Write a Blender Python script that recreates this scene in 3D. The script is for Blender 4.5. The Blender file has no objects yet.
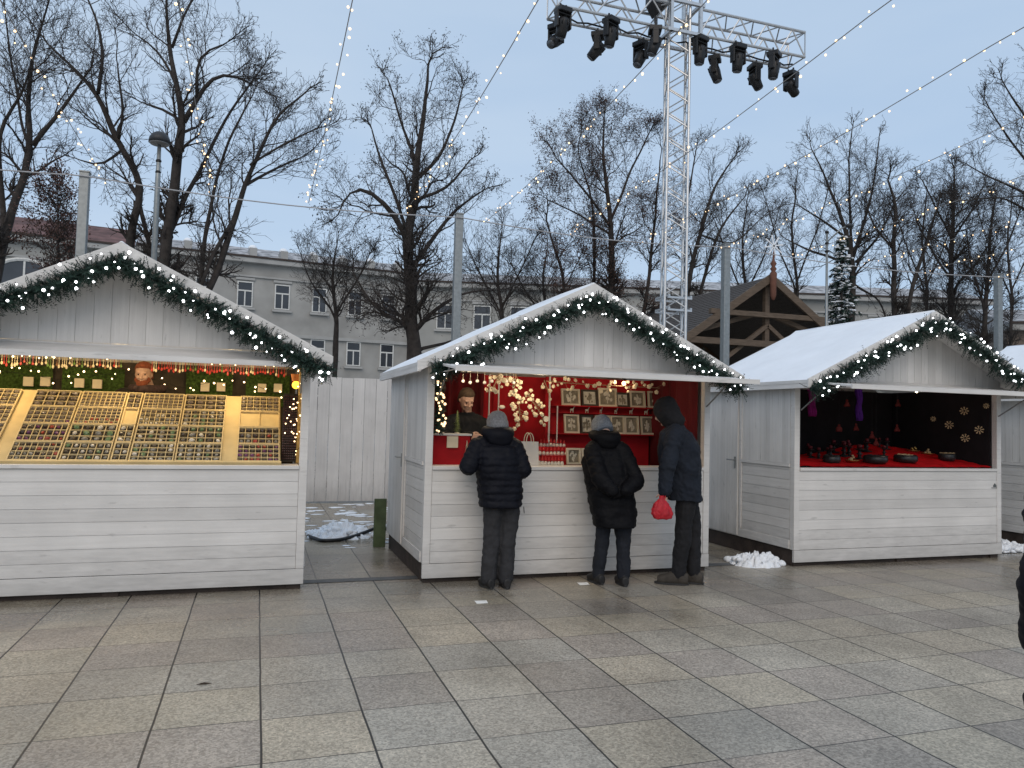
import bpy, bmesh, math, random
from math import sin, cos, pi, radians as R
from mathutils import Vector, Matrix, noise
random.seed(7)
S = bpy.context.scene
C = S.collection
rnd = random.random
def ru(a, b): return a + (b - a) * rnd()

# ------------------------------------------------------------------ camera
F = 762.0
PI_, RO, YA = R(2.6), R(1.45), R(18.4)
CP = Vector((-.0745, -3.56, 1.5335))
FW = Vector((sin(YA) * cos(PI_), cos(YA) * cos(PI_), sin(PI_)))
_r0 = Vector((cos(YA), -sin(YA), 0)); _u0 = _r0.cross(FW)
RT = cos(RO) * _r0 + sin(RO) * _u0
UP = -sin(RO) * _r0 + cos(RO) * _u0
def at(x, y, Y):            # where the line of sight through a pixel meets the plane of constant Y
    d = FW + RT * ((x - 512) / F) - UP * ((y - 384) / F)
    return CP + d * ((Y - CP.y) / d.y)
def atx(x, y, X):
    d = FW + RT * ((x - 512) / F) - UP * ((y - 384) / F)
    return CP + d * ((X - CP.x) / d.x)
def ground(x, y, z=0.0):
    d = FW + RT * ((x - 512) / F) - UP * ((y - 384) / F)
    return CP + d * ((z - CP.z) / d.z)
cam = bpy.data.cameras.new("camera"); co = bpy.data.objects.new("camera", cam); C.objects.link(co)
cam.sensor_width = 36; cam.lens = F / 1024 * 36; cam.clip_start = .05; cam.clip_end = 3000
m = Matrix((RT, UP, -FW)).transposed().to_4x4(); m.translation = CP
co.matrix_world = m
S.camera = co

# ------------------------------------------------------------------ materials
MATS = {}
def nodes(name):
    m = bpy.data.materials.new(name); m.use_nodes = True
    nt = m.node_tree; b = nt.nodes['Principled BSDF']
    return m, nt, b
def N(nt, t, **k):
    n = nt.nodes.new(t)
    for a, v in k.items():
        if a.startswith('_'): n.inputs[a[1:].replace('_', ' ')].default_value = v
        else: setattr(n, a, v)
    return n
def L(nt, a, b): nt.links.new(a, b)
def rgba(c): return (c[0], c[1], c[2], 1)
def mat(name, col, rough=.7, var=.12, scale=9.0, bump=.0, metal=0.0, spec=.4, stretch=(1, 1, 1), detail=4, bscale=None, sheen=0):
    """base colour with a soft noise variation and optional bump"""
    if name in MATS: return MATS[name]
    m, nt, b = nodes(name)
    tc = N(nt, 'ShaderNodeTexCoord'); mp = N(nt, 'ShaderNodeMapping'); mp.inputs['Scale'].default_value = stretch
    L(nt, tc.outputs['Object'], mp.inputs['Vector'])
    nz = N(nt, 'ShaderNodeTexNoise'); nz.inputs['Scale'].default_value = scale; nz.inputs['Detail'].default_value = detail
    L(nt, mp.outputs[0], nz.inputs['Vector'])
    cr = N(nt, 'ShaderNodeValToRGB')
    cr.color_ramp.elements[0].position = .3; cr.color_ramp.elements[1].position = .72
    cr.color_ramp.elements[0].color = rgba([max(0, c * (1 - var)) for c in col])
    cr.color_ramp.elements[1].color = rgba([min(1, c * (1 + var)) for c in col])
    L(nt, nz.outputs['Fac'], cr.inputs[0]); L(nt, cr.outputs[0], b.inputs['Base Color'])
    b.inputs['Roughness'].default_value = rough; b.inputs['Metallic'].default_value = metal
    b.inputs['Specular IOR Level'].default_value = spec
    if sheen: b.inputs['Sheen Weight'].default_value = sheen
    if bump:
        n2 = N(nt, 'ShaderNodeTexNoise'); n2.inputs['Scale'].default_value = bscale or scale * 4; n2.inputs['Detail'].default_value = 5
        L(nt, mp.outputs[0], n2.inputs['Vector'])
        bp = N(nt, 'ShaderNodeBump'); bp.inputs['Strength'].default_value = bump; bp.inputs['Distance'].default_value = .01
        L(nt, n2.outputs['Fac'], bp.inputs['Height']); L(nt, bp.outputs[0], b.inputs['Normal'])
    MATS[name] = m
    return m
def glow(name, col, st, sample='AUTO'):
    if name in MATS: return MATS[name]
    m, nt, b = nodes(name)
    b.inputs['Base Color'].default_value = rgba(col); b.inputs['Emission Color'].default_value = rgba(col)
    b.inputs['Emission Strength'].default_value = st
    m.cycles.emission_sampling = sample
    MATS[name] = m
    return m
def wood_white(name, axis, pitch, col=(.665, .648, .625), off=0.0):
    """painted boards: every board a slightly different white, faint grain along the board, dirt low down"""
    m, nt, b = nodes(name)
    tc = N(nt, 'ShaderNodeTexCoord'); sp = N(nt, 'ShaderNodeSeparateXYZ'); L(nt, tc.outputs['Object'], sp.inputs[0])
    a = sp.outputs[axis]
    ad = N(nt, 'ShaderNodeMath', operation='ADD'); ad.inputs[1].default_value = off; L(nt, a, ad.inputs[0])
    dv = N(nt, 'ShaderNodeMath', operation='DIVIDE'); dv.inputs[1].default_value = pitch; L(nt, ad.outputs[0], dv.inputs[0])
    fl = N(nt, 'ShaderNodeMath', operation='FLOOR'); L(nt, dv.outputs[0], fl.inputs[0])
    wn = N(nt, 'ShaderNodeTexWhiteNoise', noise_dimensions='1D'); L(nt, fl.outputs[0], wn.inputs['W'])
    mp = N(nt, 'ShaderNodeMapping'); sc = [28, 28, 28]
    if axis == 'Z': sc = [1.2, 1.2, 34]
    else: sc = [34, 34, 1.2]
    mp.inputs['Scale'].default_value = sc
    L(nt, tc.outputs['Object'], mp.inputs['Vector'])
    nz = N(nt, 'ShaderNodeTexNoise'); nz.inputs['Scale'].default_value = 1.0; nz.inputs['Detail'].default_value = 6; nz.inputs['Roughness'].default_value = .65
    L(nt, mp.outputs[0], nz.inputs['Vector'])
    n3 = N(nt, 'ShaderNodeTexNoise'); n3.inputs['Scale'].default_value = 2.6; n3.inputs['Detail'].default_value = 5
    L(nt, tc.outputs['Object'], n3.inputs['Vector'])
    # knots and scuffs
    n4 = N(nt, 'ShaderNodeTexNoise'); n4.inputs['Scale'].default_value = 11; n4.inputs['Detail'].default_value = 6
    mp4 = N(nt, 'ShaderNodeMapping'); mp4.inputs['Scale'].default_value = (.5, .5, 2.2) if axis == 'Z' else (2.2, 2.2, .5)
    L(nt, tc.outputs['Object'], mp4.inputs['Vector']); L(nt, mp4.outputs[0], n4.inputs['Vector'])
    r4 = N(nt, 'ShaderNodeMapRange'); r4.inputs['From Min'].default_value = .63; r4.inputs['From Max'].default_value = .76
    L(nt, n4.outputs['Fac'], r4.inputs['Value'])
    # sum of factors
    def mul(s, k, o):
        q = N(nt, 'ShaderNodeMath', operation='MULTIPLY_ADD'); q.inputs[1].default_value = k; q.inputs[2].default_value = o
        L(nt, s, q.inputs[0]); return q.outputs[0]
    f1 = mul(wn.outputs['Value'], .14, .895)
    f2 = mul(nz.outputs['Fac'], .34, .83)
    f3 = mul(n3.outputs['Fac'], .34, .83)
    f4 = mul(r4.outputs['Result'], -.26, 1.0)
    def pm(x, y):
        q = N(nt, 'ShaderNodeMath', operation='MULTIPLY'); L(nt, x, q.inputs[0]); L(nt, y, q.inputs[1]); return q.outputs[0]
    f = pm(pm(f1, f2), pm(f3, f4))
    # splashed dirt near the ground
    wr = N(nt, 'ShaderNodeMapRange'); wr.inputs['From Min'].default_value = .0; wr.inputs['From Max'].default_value = .38
    wr.inputs['To Min'].default_value = .72; wr.inputs['To Max'].default_value = 1.0
    gz_ = N(nt, 'ShaderNodeMath', operation='MULTIPLY_ADD'); gz_.inputs[1].default_value = .55; L(nt, n4.outputs['Fac'], gz_.inputs[0])
    zz = N(nt, 'ShaderNodeMath', operation='ADD'); zz.inputs[1].default_value = -.28; L(nt, sp.outputs['Z'], zz.inputs[0]); L(nt, zz.outputs[0], gz_.inputs[2])
    L(nt, gz_.outputs[0], wr.inputs['Value']); f = pm(f, wr.outputs['Result'])
    vm = N(nt, 'ShaderNodeVectorMath', operation='SCALE'); vm.inputs[0].default_value = col; L(nt, f, vm.inputs['Scale'])
    L(nt, vm.outputs[0], b.inputs['Base Color'])
    b.inputs['Roughness'].default_value = .55; b.inputs['Specular IOR Level'].default_value = .35
    bp = N(nt, 'ShaderNodeBump'); bp.inputs['Strength'].default_value = .25; bp.inputs['Distance'].default_value = .006
    L(nt, nz.outputs['Fac'], bp.inputs['Height']); L(nt, bp.outputs[0], b.inputs['Normal'])
    return m
W_H = wood_white('white_boards_horizontal', 'Z', .108, off=-.18)
W_V = wood_white('white_boards_vertical', 'X', .105)
W_VL = wood_white('white_boards_wide', 'X', .13)
W_VY = wood_white('white_boards_side', 'Y', .105)
W_T = wood_white('white_trim', 'Z', 9.0)
W_OLD = wood_white('weathered_fence_boards', 'X', .2, col=(.62, .60, .58))
M_SNOW = mat('snow', (.83, .86, .9), .75, .04, 3, .5, bscale=14)
M_SKID = mat('dark_wet_timber', (.045, .032, .026), .7, .4, 8, .5)
M_DARK = mat('dark_joint', (.06, .06, .06), .9, .2)
M_BARK = mat('bark', (.040, .034, .031), .95, .35, 6, .4)
M_BARKG = mat('mossy_bark', (.045, .045, .028), .95, .35, 6, .4)
M_GALV = mat('galvanised_steel', (.27, .285, .285), .45, .12, 20, metal=.6)
M_ALU = mat('aluminium', (.55, .56, .57), .38, .08, 20, metal=.8)
M_BLACK = mat('black_plastic', (.012, .012, .013), .45, .2, 20)
M_LENS = mat('lens_glass', (.05, .055, .065), .08, .1, 5, spec=.9)
M_NEEDLE = mat('fir_needles', (.013, .034, .024), .7, .55, 14)
M_BULB = glow('white_led', (.93, .96, 1.0), 7.0, 'NONE')
M_WARM = glow('warm_led', (1.0, .70, .38), 6.0, 'NONE')
M_WARMS = glow('fairy_light', (1.0, .68, .38), 2.0, 'NONE')
M_CARD = mat('cream_card', (.70, .62, .46), .7, .08)

# ------------------------------------------------------------------ mesh helpers
class MB:
    def __init__(s): s.v = []; s.f = []; s.smooth = False
    def add(s, vs, fs):
        o = len(s.v); s.v.extend([tuple(v) for v in vs]); s.f.extend([tuple(i + o for i in f) for f in fs]); return s
    def box(s, x0, x1, y0, y1, z0, z1, mt=None):
        vs = [Vector((x, y, z)) for z in (z0, z1) for x, y in ((x0, y0), (x1, y0), (x1, y1), (x0, y1))]
        if mt: vs = [mt @ v for v in vs]
        return s.add(vs, [(3, 2, 1, 0), (4, 5, 6, 7), (0, 1, 5, 4), (1, 2, 6, 5), (2, 3, 7, 6), (3, 0, 4, 7)])
    def prism(s, poly, d):      # planar polygon (list of Vectors) pushed along d
        d = Vector(d); n = len(poly); poly = [Vector(p) for p in poly]
        return s.add(poly + [p + d for p in poly], [tuple(range(n))[::-1], tuple(range(n, 2 * n))] + [(i, (i + 1) % n, n + (i + 1) % n, n + i) for i in range(n)])
    def bar(s, a, b, w, h=None, up=(0, 0, 1)):
        a = Vector(a); b = Vector(b); h = h or w; d = (b - a).normalized(); u = Vector(up)
        if abs(d.dot(u)) > .98: u = Vector((0, 1, 0))
        sx = d.cross(u).normalized(); uu = sx.cross(d)
        q = [sx * (w / 2) * i + uu * (h / 2) * j for i, j in ((-1, -1), (1, -1), (1, 1), (-1, 1))]
        return s.add([a + k for k in q] + [b + k for k in q], [(3, 2, 1, 0), (4, 5, 6, 7), (0, 1, 5, 4), (1, 2, 6, 5), (2, 3, 7, 6), (3, 0, 4, 7)])
    def tube(s, pts, rad, n=8, cap=True):
        pts = [Vector(p) for p in pts]; m = len(pts)
        if not hasattr(rad, '__len__'): rad = [rad] * m
        o = len(s.v); prev = None
        for i, p in enumerate(pts):
            d = (pts[min(i + 1, m - 1)] - pts[max(i - 1, 0)])
            if d.length < 1e-9: d = Vector((0, 0, 1))
            d.normalize()
            if prev is None:
                u = Vector((0, 0, 1)) if abs(d.z) < .9 else Vector((1, 0, 0)); sx = d.cross(u).normalized()
            else:
                sx = (prev - d * prev.dot(d))
                sx = sx.normalized() if sx.length > 1e-6 else d.orthogonal().normalized()
            prev = sx; uu = sx.cross(d)
            for k in range(n):
                t = 2 * pi * k / n; s.v.append(tuple(p + (sx * cos(t) + uu * sin(t)) * rad[i]))
        for i in range(m - 1):
            for k in range(n):
                a = o + i * n + k; b = o + i * n + (k + 1) % n
                s.f.append((a, b, b + n, a + n))
        if cap:
            s.f.append(tuple(o + k for k in range(n))[::-1]); s.f.append(tuple(o + (m - 1) * n + k for k in range(n)))
        return s
    def loft(s, rings, cap=True):   # rings: list of equal-length point lists
        o = len(s.v); n = len(rings[0])
        for r in rings: s.v.extend([tuple(p) for p in r])
        for i in range(len(rings) - 1):
            for k in range(n):
                a = o + i * n + k; b = o + i * n + (k + 1) % n; s.f.append((a, b, b + n, a + n))
        if cap:
            s.f.append(tuple(o + k for k in range(n))[::-1]); s.f.append(tuple(o + (len(rings) - 1) * n + k for k in range(n)))
        return s
    def lathe(s, prof, c=(0, 0, 0), n=16, mt=None):
        c = Vector(c); rings = []
        for r, z in prof:
            ring = [Vector((max(r, 1e-4) * cos(2 * pi * k / n), max(r, 1e-4) * sin(2 * pi * k / n), z)) for k in range(n)]
            rings.append([(mt @ p if mt else p) + c for p in ring])
        return s.loft(rings)
    def ball(s, c, r, n=8, m=6, sc=(1, 1, 1)):
        c = Vector(c); rings = []
        for i in range(m + 1):
            t = pi * i / m - pi / 2
            rings.append([c + Vector((sc[0] * r * max(cos(t), .01) * cos(2 * pi * k / n), sc[1] * r * max(cos(t), .01) * sin(2 * pi * k / n), sc[2] * r * sin(t))) for k in range(n)])
        return s.loft(rings)
    def build(s, name, mt, parent=None, smooth=False, origin=None, bevel=0):
        me = bpy.data.meshes.new(name)
        vs = s.v
        if origin is not None: vs = [(x - origin[0], y - origin[1], z - origin[2]) for x, y, z in s.v]
        me.from_pydata(vs, [], s.f); me.update()
        if smooth: me.polygons.foreach_set('use_smooth', [True] * len(me.polygons))
        me.materials.append(mt)
        o = bpy.data.objects.new(name, me); C.objects.link(o)
        if origin is not None: o.location = origin
        if parent is not None:
            o.parent = parent
        if bevel:
            b = o.modifiers.new('b', 'BEVEL'); b.width = bevel; b.segments = 2; b.limit_method = 'ANGLE'
        return o
def tag(o, label=None, cat=None, group=None, kind=None):
    if label: o['label'] = label
    if cat: o['category'] = cat
    if group: o['group'] = group
    if kind: o['kind'] = kind
    return o
def empty(name, label, cat, group=None, loc=(0, 0, 0), rz=0):
    o = bpy.data.objects.new(name, None); C.objects.link(o); o.location = loc; o.rotation_euler = (0, 0, rz)
    o.empty_display_size = .1
    return tag(o, label, cat, group)
def copy_tree(o, parent=None):
    c = o.copy(); C.objects.link(c); c.parent = parent
    for ch in list(o.children): copy_tree(ch, c)
    return c
def rings(c, ax, ay, n=20):
    return [Vector(c) + Vector(ax) * cos(2 * pi * k / n) + Vector(ay) * sin(2 * pi * k / n) for k in range(n)]

# ------------------------------------------------------------------ world and sun
w = bpy.data.worlds.new("World"); S.world = w; w.use_nodes = True
nt = w.node_tree; bg = nt.nodes['Background']
sky = N(nt, 'ShaderNodeTexSky', sky_type='NISHITA'); sky.sun_disc = False
SUN_EL, SUN_AZ = R(38), R(200)     # azimuth measured clockwise from +Y
sky.sun_elevation = SUN_EL; sky.sun_rotation = SUN_AZ; sky.air_density = 1.0; sky.dust_density = 2.0; sky.ozone_density = 1.5
mx = N(nt, 'ShaderNodeMix', data_type='RGBA'); mx.inputs['Factor'].default_value = .80
# the even cloud layer, in the sky texture's own units, with faint broad streaks
ctc = N(nt, 'ShaderNodeTexCoord'); cmp_ = N(nt, 'ShaderNodeMapping'); cmp_.inputs['Scale'].default_value = (1.2, 1.2, 4.5); L(nt, ctc.outputs['Generated'], cmp_.inputs['Vector'])
cnz = N(nt, 'ShaderNodeTexNoise'); cnz.inputs['Scale'].default_value = 1.6; cnz.inputs['Detail'].default_value = 4; L(nt, cmp_.outputs[0], cnz.inputs['Vector'])
ccr = N(nt, 'ShaderNodeValToRGB'); ccr.color_ramp.elements[0].position = .32; ccr.color_ramp.elements[1].position = .7
ccr.color_ramp.elements[0].color = (.50, .655, .86, 1); ccr.color_ramp.elements[1].color = (.60, .735, .90, 1); L(nt, cnz.outputs['Fac'], ccr.inputs[0])
csc = N(nt, 'ShaderNodeVectorMath', operation='SCALE'); csc.inputs['Scale'].default_value = 11.4; L(nt, ccr.outputs[0], csc.inputs[0]); L(nt, csc.outputs[0], mx.inputs['B'])
L(nt, sky.outputs[0], mx.inputs['A']); L(nt, mx.outputs['Result'], bg.inputs['Color'])
bg.inputs['Strength'].default_value = .092
sl = bpy.data.lights.new('sun', 'SUN'); sl.energy = 1.1; sl.angle = R(50); sl.color = (1, .82, .62)
so = bpy.data.objects.new('sun', sl); C.objects.link(so)
sd = Vector((sin(SUN_AZ) * cos(SUN_EL), cos(SUN_AZ) * cos(SUN_EL), sin(SUN_EL)))
so.rotation_euler = sd.to_track_quat('Z', 'Y').to_euler()
S.view_settings.view_transform = 'Standard'; S.view_settings.look = 'None'; S.view_settings.exposure = 0; S.view_settings.gamma = 1

# ------------------------------------------------------------------ ground
def sheet(name, x0, x1, y0, y1, z, mt, kind='structure'):
    b = MB(); b.add([(x0, y0, z), (x1, y0, z), (x1, y1, z), (x0, y1, z)], [(0, 1, 2, 3)])
    return tag(b.build(name, mt), kind=kind)
gm = mat('park_ground', (.42, .43, .42), .9, .55, .35, .4, bscale=6)
sheet('ground', -1500, 1500, -1500, 1500, -.02, gm)
def paving():
    m, nt, b = nodes('granite_paving')
    tc = N(nt, 'ShaderNodeTexCoord'); sp = N(nt, 'ShaderNodeSeparateXYZ'); L(nt, tc.outputs['Object'], sp.inputs[0])
    def M(op, a, b_=None, c=None):
        q = N(nt, 'ShaderNodeMath', operation=op)
        for i, v in enumerate((a, b_, c)):
            if v is None: continue
            if isinstance(v, (int, float)): q.inputs[i].default_value = v
            else: L(nt, v, q.inputs[i])
        return q.outputs[0]
    def cell(s):
        d = M('DIVIDE', s, .5); fl = M('FLOOR', d); fr = M('FRACT', d)
        dist = M('MINIMUM', fr, M('SUBTRACT', 1.0, fr))
        return fl, M('MULTIPLY', dist, .5)
    # the joints wander a few millimetres
    wv = N(nt, 'ShaderNodeTexNoise'); wv.inputs['Scale'].default_value = 1.7; L(nt, tc.outputs['Object'], wv.inputs['Vector'])
    wob = M('MULTIPLY_ADD', wv.outputs['Fac'], .012, -.006)
    fx, dx = cell(M('ADD', sp.outputs['X'], wob)); fy, dy = cell(M('ADD', sp.outputs['Y'], wob))
    cx = N(nt, 'ShaderNodeCombineXYZ'); L(nt, fx, cx.inputs[0]); L(nt, fy, cx.inputs[1])
    wn = N(nt, 'ShaderNodeTexWhiteNoise', noise_dimensions='2D'); L(nt, cx.outputs[0], wn.inputs['Vector'])
    cr = N(nt, 'ShaderNodeValToRGB'); e = cr.color_ramp.elements
    cols = [(0, (.385, .342, .278)), (.16, (.410, .358, .276)), (.32, (.378, .325, .268)), (.48, (.425, .378, .304)), (.62, (.335, .293, .243)), (.76, (.430, .370, .282)), (.9, (.375, .342, .286))]
    cr.color_ramp.interpolation = 'CONSTANT'
    e[0].position = 0; e[0].color = rgba(cols[0][1]); e[1].position = cols[1][0]; e[1].color = rgba(cols[1][1])
    for p, c in cols[2:]:
        q = e.new(p); q.color = rgba(c)
    L(nt, wn.outputs['Value'], cr.inputs[0])
    # granite grain
    v = N(nt, 'ShaderNodeTexVoronoi'); v.inputs['Scale'].default_value = 95; L(nt, tc.outputs['Object'], v.inputs['Vector'])
    g = N(nt, 'ShaderNodeTexNoise'); g.inputs['Scale'].default_value = 42; g.inputs['Detail'].default_value = 7; g.inputs['Roughness'].default_value = .72
    L(nt, tc.outputs['Object'], g.inputs['Vector'])
    sv = N(nt, 'ShaderNodeSeparateColor'); L(nt, v.outputs['Color'], sv.inputs[0])
    fac = M('MULTIPLY_ADD', sv.outputs[0], .62, .69)
    fac = M('MULTIPLY', fac, M('MULTIPLY_ADD', g.outputs['Fac'], 1.15, .42))
    # damp patches, large and soft, mostly close to the stalls
    dn = N(nt, 'ShaderNodeTexNoise'); dn.inputs['Scale'].default_value = .75; dn.inputs['Detail'].default_value = 6; L(nt, tc.outputs['Object'], dn.inputs['Vector'])
    near = N(nt, 'ShaderNodeMapRange'); near.inputs['From Min'].default_value = -.8; near.inputs['From Max'].default_value = 3.4; L(nt, sp.outputs['Y'], near.inputs['Value'])
    wet = N(nt, 'ShaderNodeMapRange'); wet.inputs['From Min'].default_value = .52; wet.inputs['From Max'].default_value = .92
    L(nt, M('ADD', dn.outputs['Fac'], M('MULTIPLY', near.outputs[0], .36)), wet.inputs['Value'])
    fac = M('MULTIPLY', fac, M('MULTIPLY_ADD', wet.outputs[0], -.46, 1.0))
    st = N(nt, 'ShaderNodeTexNoise'); st.inputs['Scale'].default_value = 3.1; st.inputs['Detail'].default_value = 6; L(nt, tc.outputs['Object'], st.inputs['Vector'])
    fac = M('MULTIPLY', fac, M('MULTIPLY_ADD', st.outputs['Fac'], .75, .68))
    vm = N(nt, 'ShaderNodeVectorMath', operation='SCALE'); L(nt, cr.outputs[0], vm.inputs[0]); L(nt, fac, vm.inputs['Scale'])
    # joints: wide along Y lines, thin across
    jx = N(nt, 'ShaderNodeMapRange'); jx.inputs['From Min'].default_value = .0040; jx.inputs['From Max'].default_value = .0068; L(nt, dx, jx.inputs['Value'])
    jy = N(nt, 'ShaderNodeMapRange'); jy.inputs['From Min'].default_value = .0022; jy.inputs['From Max'].default_value = .0044; L(nt, dy, jy.inputs['Value'])
    jm = N(nt, 'ShaderNodeTexNoise'); jm.inputs['Scale'].default_value = 1.3; L(nt, tc.outputs['Object'], jm.inputs['Vector'])
    jyk = M('MAXIMUM', jy.outputs[0], M('MULTIPLY_ADD', jm.outputs['Fac'], 1.9, -.95))
    jn = M('MULTIPLY', jx.outputs[0], M('MINIMUM', jyk, 1.0))
    mx = N(nt, 'ShaderNodeMix', data_type='RGBA'); mx.inputs['A'].default_value = (.030, .028, .026, 1)
    L(nt, jn, mx.inputs['Factor']); L(nt, vm.outputs[0], mx.inputs['B']); L(nt, mx.outputs['Result'], b.inputs['Base Color'])
    L(nt, M('MULTIPLY_ADD', wet.outputs[0], -.36, .56), b.inputs['Roughness'])
    b.inputs['Specular IOR Level'].default_value = .45
    bp = N(nt, 'ShaderNodeBump'); bp.inputs['Strength'].default_value = .35; bp.inputs['Distance'].default_value = .004
    L(nt, M('ADD', M('MULTIPLY', jn, 1.2), M('MULTIPLY', sv.outputs[0], .25)), bp.inputs['Height']); L(nt, bp.outputs[0], b.inputs['Normal'])
    return m
sheet('paving', -30, 45, -30, 22, 0, paving())
M_CHAN = mat('channel_stone', (.085, .085, .085), .5, .3, 5, .3)
sheet('drainage_channel', -30, 45, 3.60, 3.74, .004, M_CHAN)

# ------------------------------------------------------------------ market stalls
WK = 3.03; YF = 3.39; YB = 5.36; ZS = 1.075; ZO = 1.97; ZG = 2.06; ZA = 2.815
def boards_h(b, x0, x1, y, th, z0, z1, pitch, gap=.0045):
    z = z0
    while z < z1 - .01:
        b.box(x0, x1, y, y + th, z + gap / 2, min(z + pitch, z1) - gap / 2); z += pitch
def stall(x0, label, pitch_v=.105, wv=W_V, over=.24, awn=(0.04, WK + .03), awn_y=2.6, half=1.75, lining=None, floor_only=False, gx=0.0, door=True):
    t = empty('market_stall', label, 'market stall', 'white wooden market stalls in a row', (x0, YF, 0))
    W = WK; D = YB - YF
    def P(b, name, m, bev=0, parent=None, smooth=False): return b.build(name, m, parent or t, bevel=bev, smooth=smooth)
    # skids
    b = MB()
    for a in (.02, W / 2 - .06, W - .14): b.box(a, a + .12, .03, D, .0, .17)
    b.box(.14, W - .14, .05, .12, .0, .045); P(b, 'skid', M_SKID)
    b = MB(); b.box(.02, W - .02, .04, D - .02, .172, .2); P(b, 'floor', M_SKID)
    # front wall
    b = MB(); boards_h(b, .072, W - .072, .0, .02, .18, ZS - .035, .108); b.box(.073, W - .073, .007, .018, .185, ZS - .036)
    P(b, 'front_wall', W_H)
    b = MB(); b.box(0, W, -.012, .02, .048, .177); P(b, 'base_board', W_T, .003)
    for a in (0, W - .07):
        b = MB(); b.box(a, a + .07, -.006, .064, .179, ZG); P(b, 'corner_post', W_T, .004)
    b = MB(); b.box(.071, W - .071, -.02, .26, ZS - .033, ZS); P(b, 'counter', W_T, .004)
    # header and gable
    b = MB(); b.box(.071, W - .071, .0, .03, ZO, ZG - .012); b.box(-.02, W + .02, -.022, .0, ZO + .045, ZG); P(b, 'header', W_T, .003)
    cx = W / 2 + gx; g = MB(); k = 0; xx = 0.0
    sl = (ZA - ZG) / (W / 2 + .18)
    def rh_(x): return max(ZG + .006, 1.985 + (ZA - 1.985) * (1 - abs(x - cx) / half) - .002)      # underside of the roof
    while xx < W - .001:
        xe = min(xx + pitch_v, W); a = xx + .0016; c = xe - .0016
        ha = rh_(a); hc = rh_(c)
        if a < cx < c:
            poly = [(a, -.0, ZG + .004), (c, -.0, ZG + .004), (c, 0, hc), (cx, 0, rh_(cx)), (a, 0, ha)]
        else: poly = [(a, 0, ZG + .004), (c, 0, ZG + .004), (c, 0, hc), (a, 0, ha)]
        g.prism(poly, (0, .018, 0)); xx = xe
    g.prism([(0.12, .005, ZG + .006), (W - .12, .005, ZG + .006), (cx, .005, rh_(cx) - .03)], (0, .010, 0))
    P(g, 'gable', wv)
    for xq in (W * .5 - .12, W * .5 - .03, W * .5 + .05): b = MB(); b.box(xq, xq + .02, -.034, -.022, ZG - .045, ZG - .02); P(b, 'latch', M_GALV)
    # side walls
    for s in (0, 1):
        sx = W - .02 if s else 0.0; b = MB(); y = .066
        b.box(sx + .008, sx + .012, .07, D - .03, .2, ZG - .06)
        while y < D - .03:
            ye = min(y + .105, D - .03)
            z0 = ZS + .045 if y < .95 else .285
            b.box(sx, sx + .02, y + .002, ye - .002, z0, ZG - .05); y = ye
        P(b, 'side_wall', W_VY)
        b = MB(); boards_h2 = .29
        z = .29
        while z < ZS - .01:
            b.box(sx + .001, sx + .019, .07, .94, z + .003, min(z + .108, ZS + .0) - .003); z += .108
        P(b, 'side_panel', W_H)
        b = MB(); e = -.012 if not s else .012
        b.box(sx + e, sx + .02 + e, .066, D, .185, .283); b.box(sx + e, sx + .02 + e, .066, D, ZG - .048, ZG - .022)
        b.box(sx + e, sx + .02 + e, .07, .95, ZS + .004, ZS + .042)
        b.box(sx + e, sx + .02 + e, .945, .99, .285, ZG - .05)
        P(b, 'side_trim', W_T, .002)
        if not s and door:
            b = MB(); y = 1.0; ex = -.026
            while y < 1.84:
                ye = min(y + .105, 1.85); b.box(sx + ex, sx + ex + .02, y + .002, ye - .002, .2, ZG - .06); y = ye
            dr = P(b, 'door', W_VY)
            b = MB(); b.box(ex - .008, ex, 1.03, 1.06, 1.0, 1.14); b.tube([(ex - .01, 1.045, 1.1), (ex - .05, 1.045, 1.1), (ex - .05, 1.15, 1.1)], .008, 8)
            P(b, 'handle', M_GALV, parent=dr)
    b = MB(); x = 0.0
    while x < W - .01: b.box(x + .002, min(x + .12, W) - .002, D - .02, D, .2, ZG); x += .12
    b.prism([(0, D - .015, ZG), (W, D - .015, ZG), (cx, D - .015, rh_(cx) - .02)], (0, .012, 0))
    P(b, 'back_wall', W_V)
    # roof: two decks with thickness, snow on top
    ez = ZG + .0; er = half; rise = ZA - 1.985; base = 1.985
    b = MB(); b.tube([(cx, -over + .01, ZA + .035), (cx, D * .3, ZA + .04), (cx, D * .7, ZA + .038), (cx, D, ZA + .035)], [.022, .028, .026, .022], 10); P(b, 'ridge_snow', M_SNOW, smooth=True)
    yo = -over; ye = D + .02
    for s in (-1, 1):
        b = MB(); o = Vector((cx, 0, 0))
        b.prism([(cx, yo, ZA), (cx + s * er, yo, base), (cx + s * er, yo, base + .035), (cx, yo, ZA + .035)][::(-s)], (0, ye - yo, 0))
        rf = P(b, 'roof', W_T)
        b = MB(); nx, ny = 16, 22; vs = []; fs = []
        for j in range(ny + 1):
            for i in range(nx + 1):
                u = i / nx; v = j / ny
                edge = min(1, min(u, 1 - u if True else 1) * 14, min(v, 1 - v) * 18)
                if i == 0: edge = 1
                th = .008 + .014 * edge + .010 * noise.noise(Vector((u * 5 + x0, v * 6, s)))
                vs.append((cx + s * er * u, yo + .015 + (ye - yo - .03) * v, ZA + .034 + (base - ZA) * u + th * min(1, edge + .0)))
        for j in range(ny):
            for i in range(nx):
                a = j * (nx + 1) + i; q = (a, a + 1, a + nx + 2, a + nx + 1); fs.append(q if s > 0 else q[::-1])
        b.add(vs, fs); P(b, 'roof_snow', M_SNOW, parent=rf, smooth=True)
        b = MB()  # rake board
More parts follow.
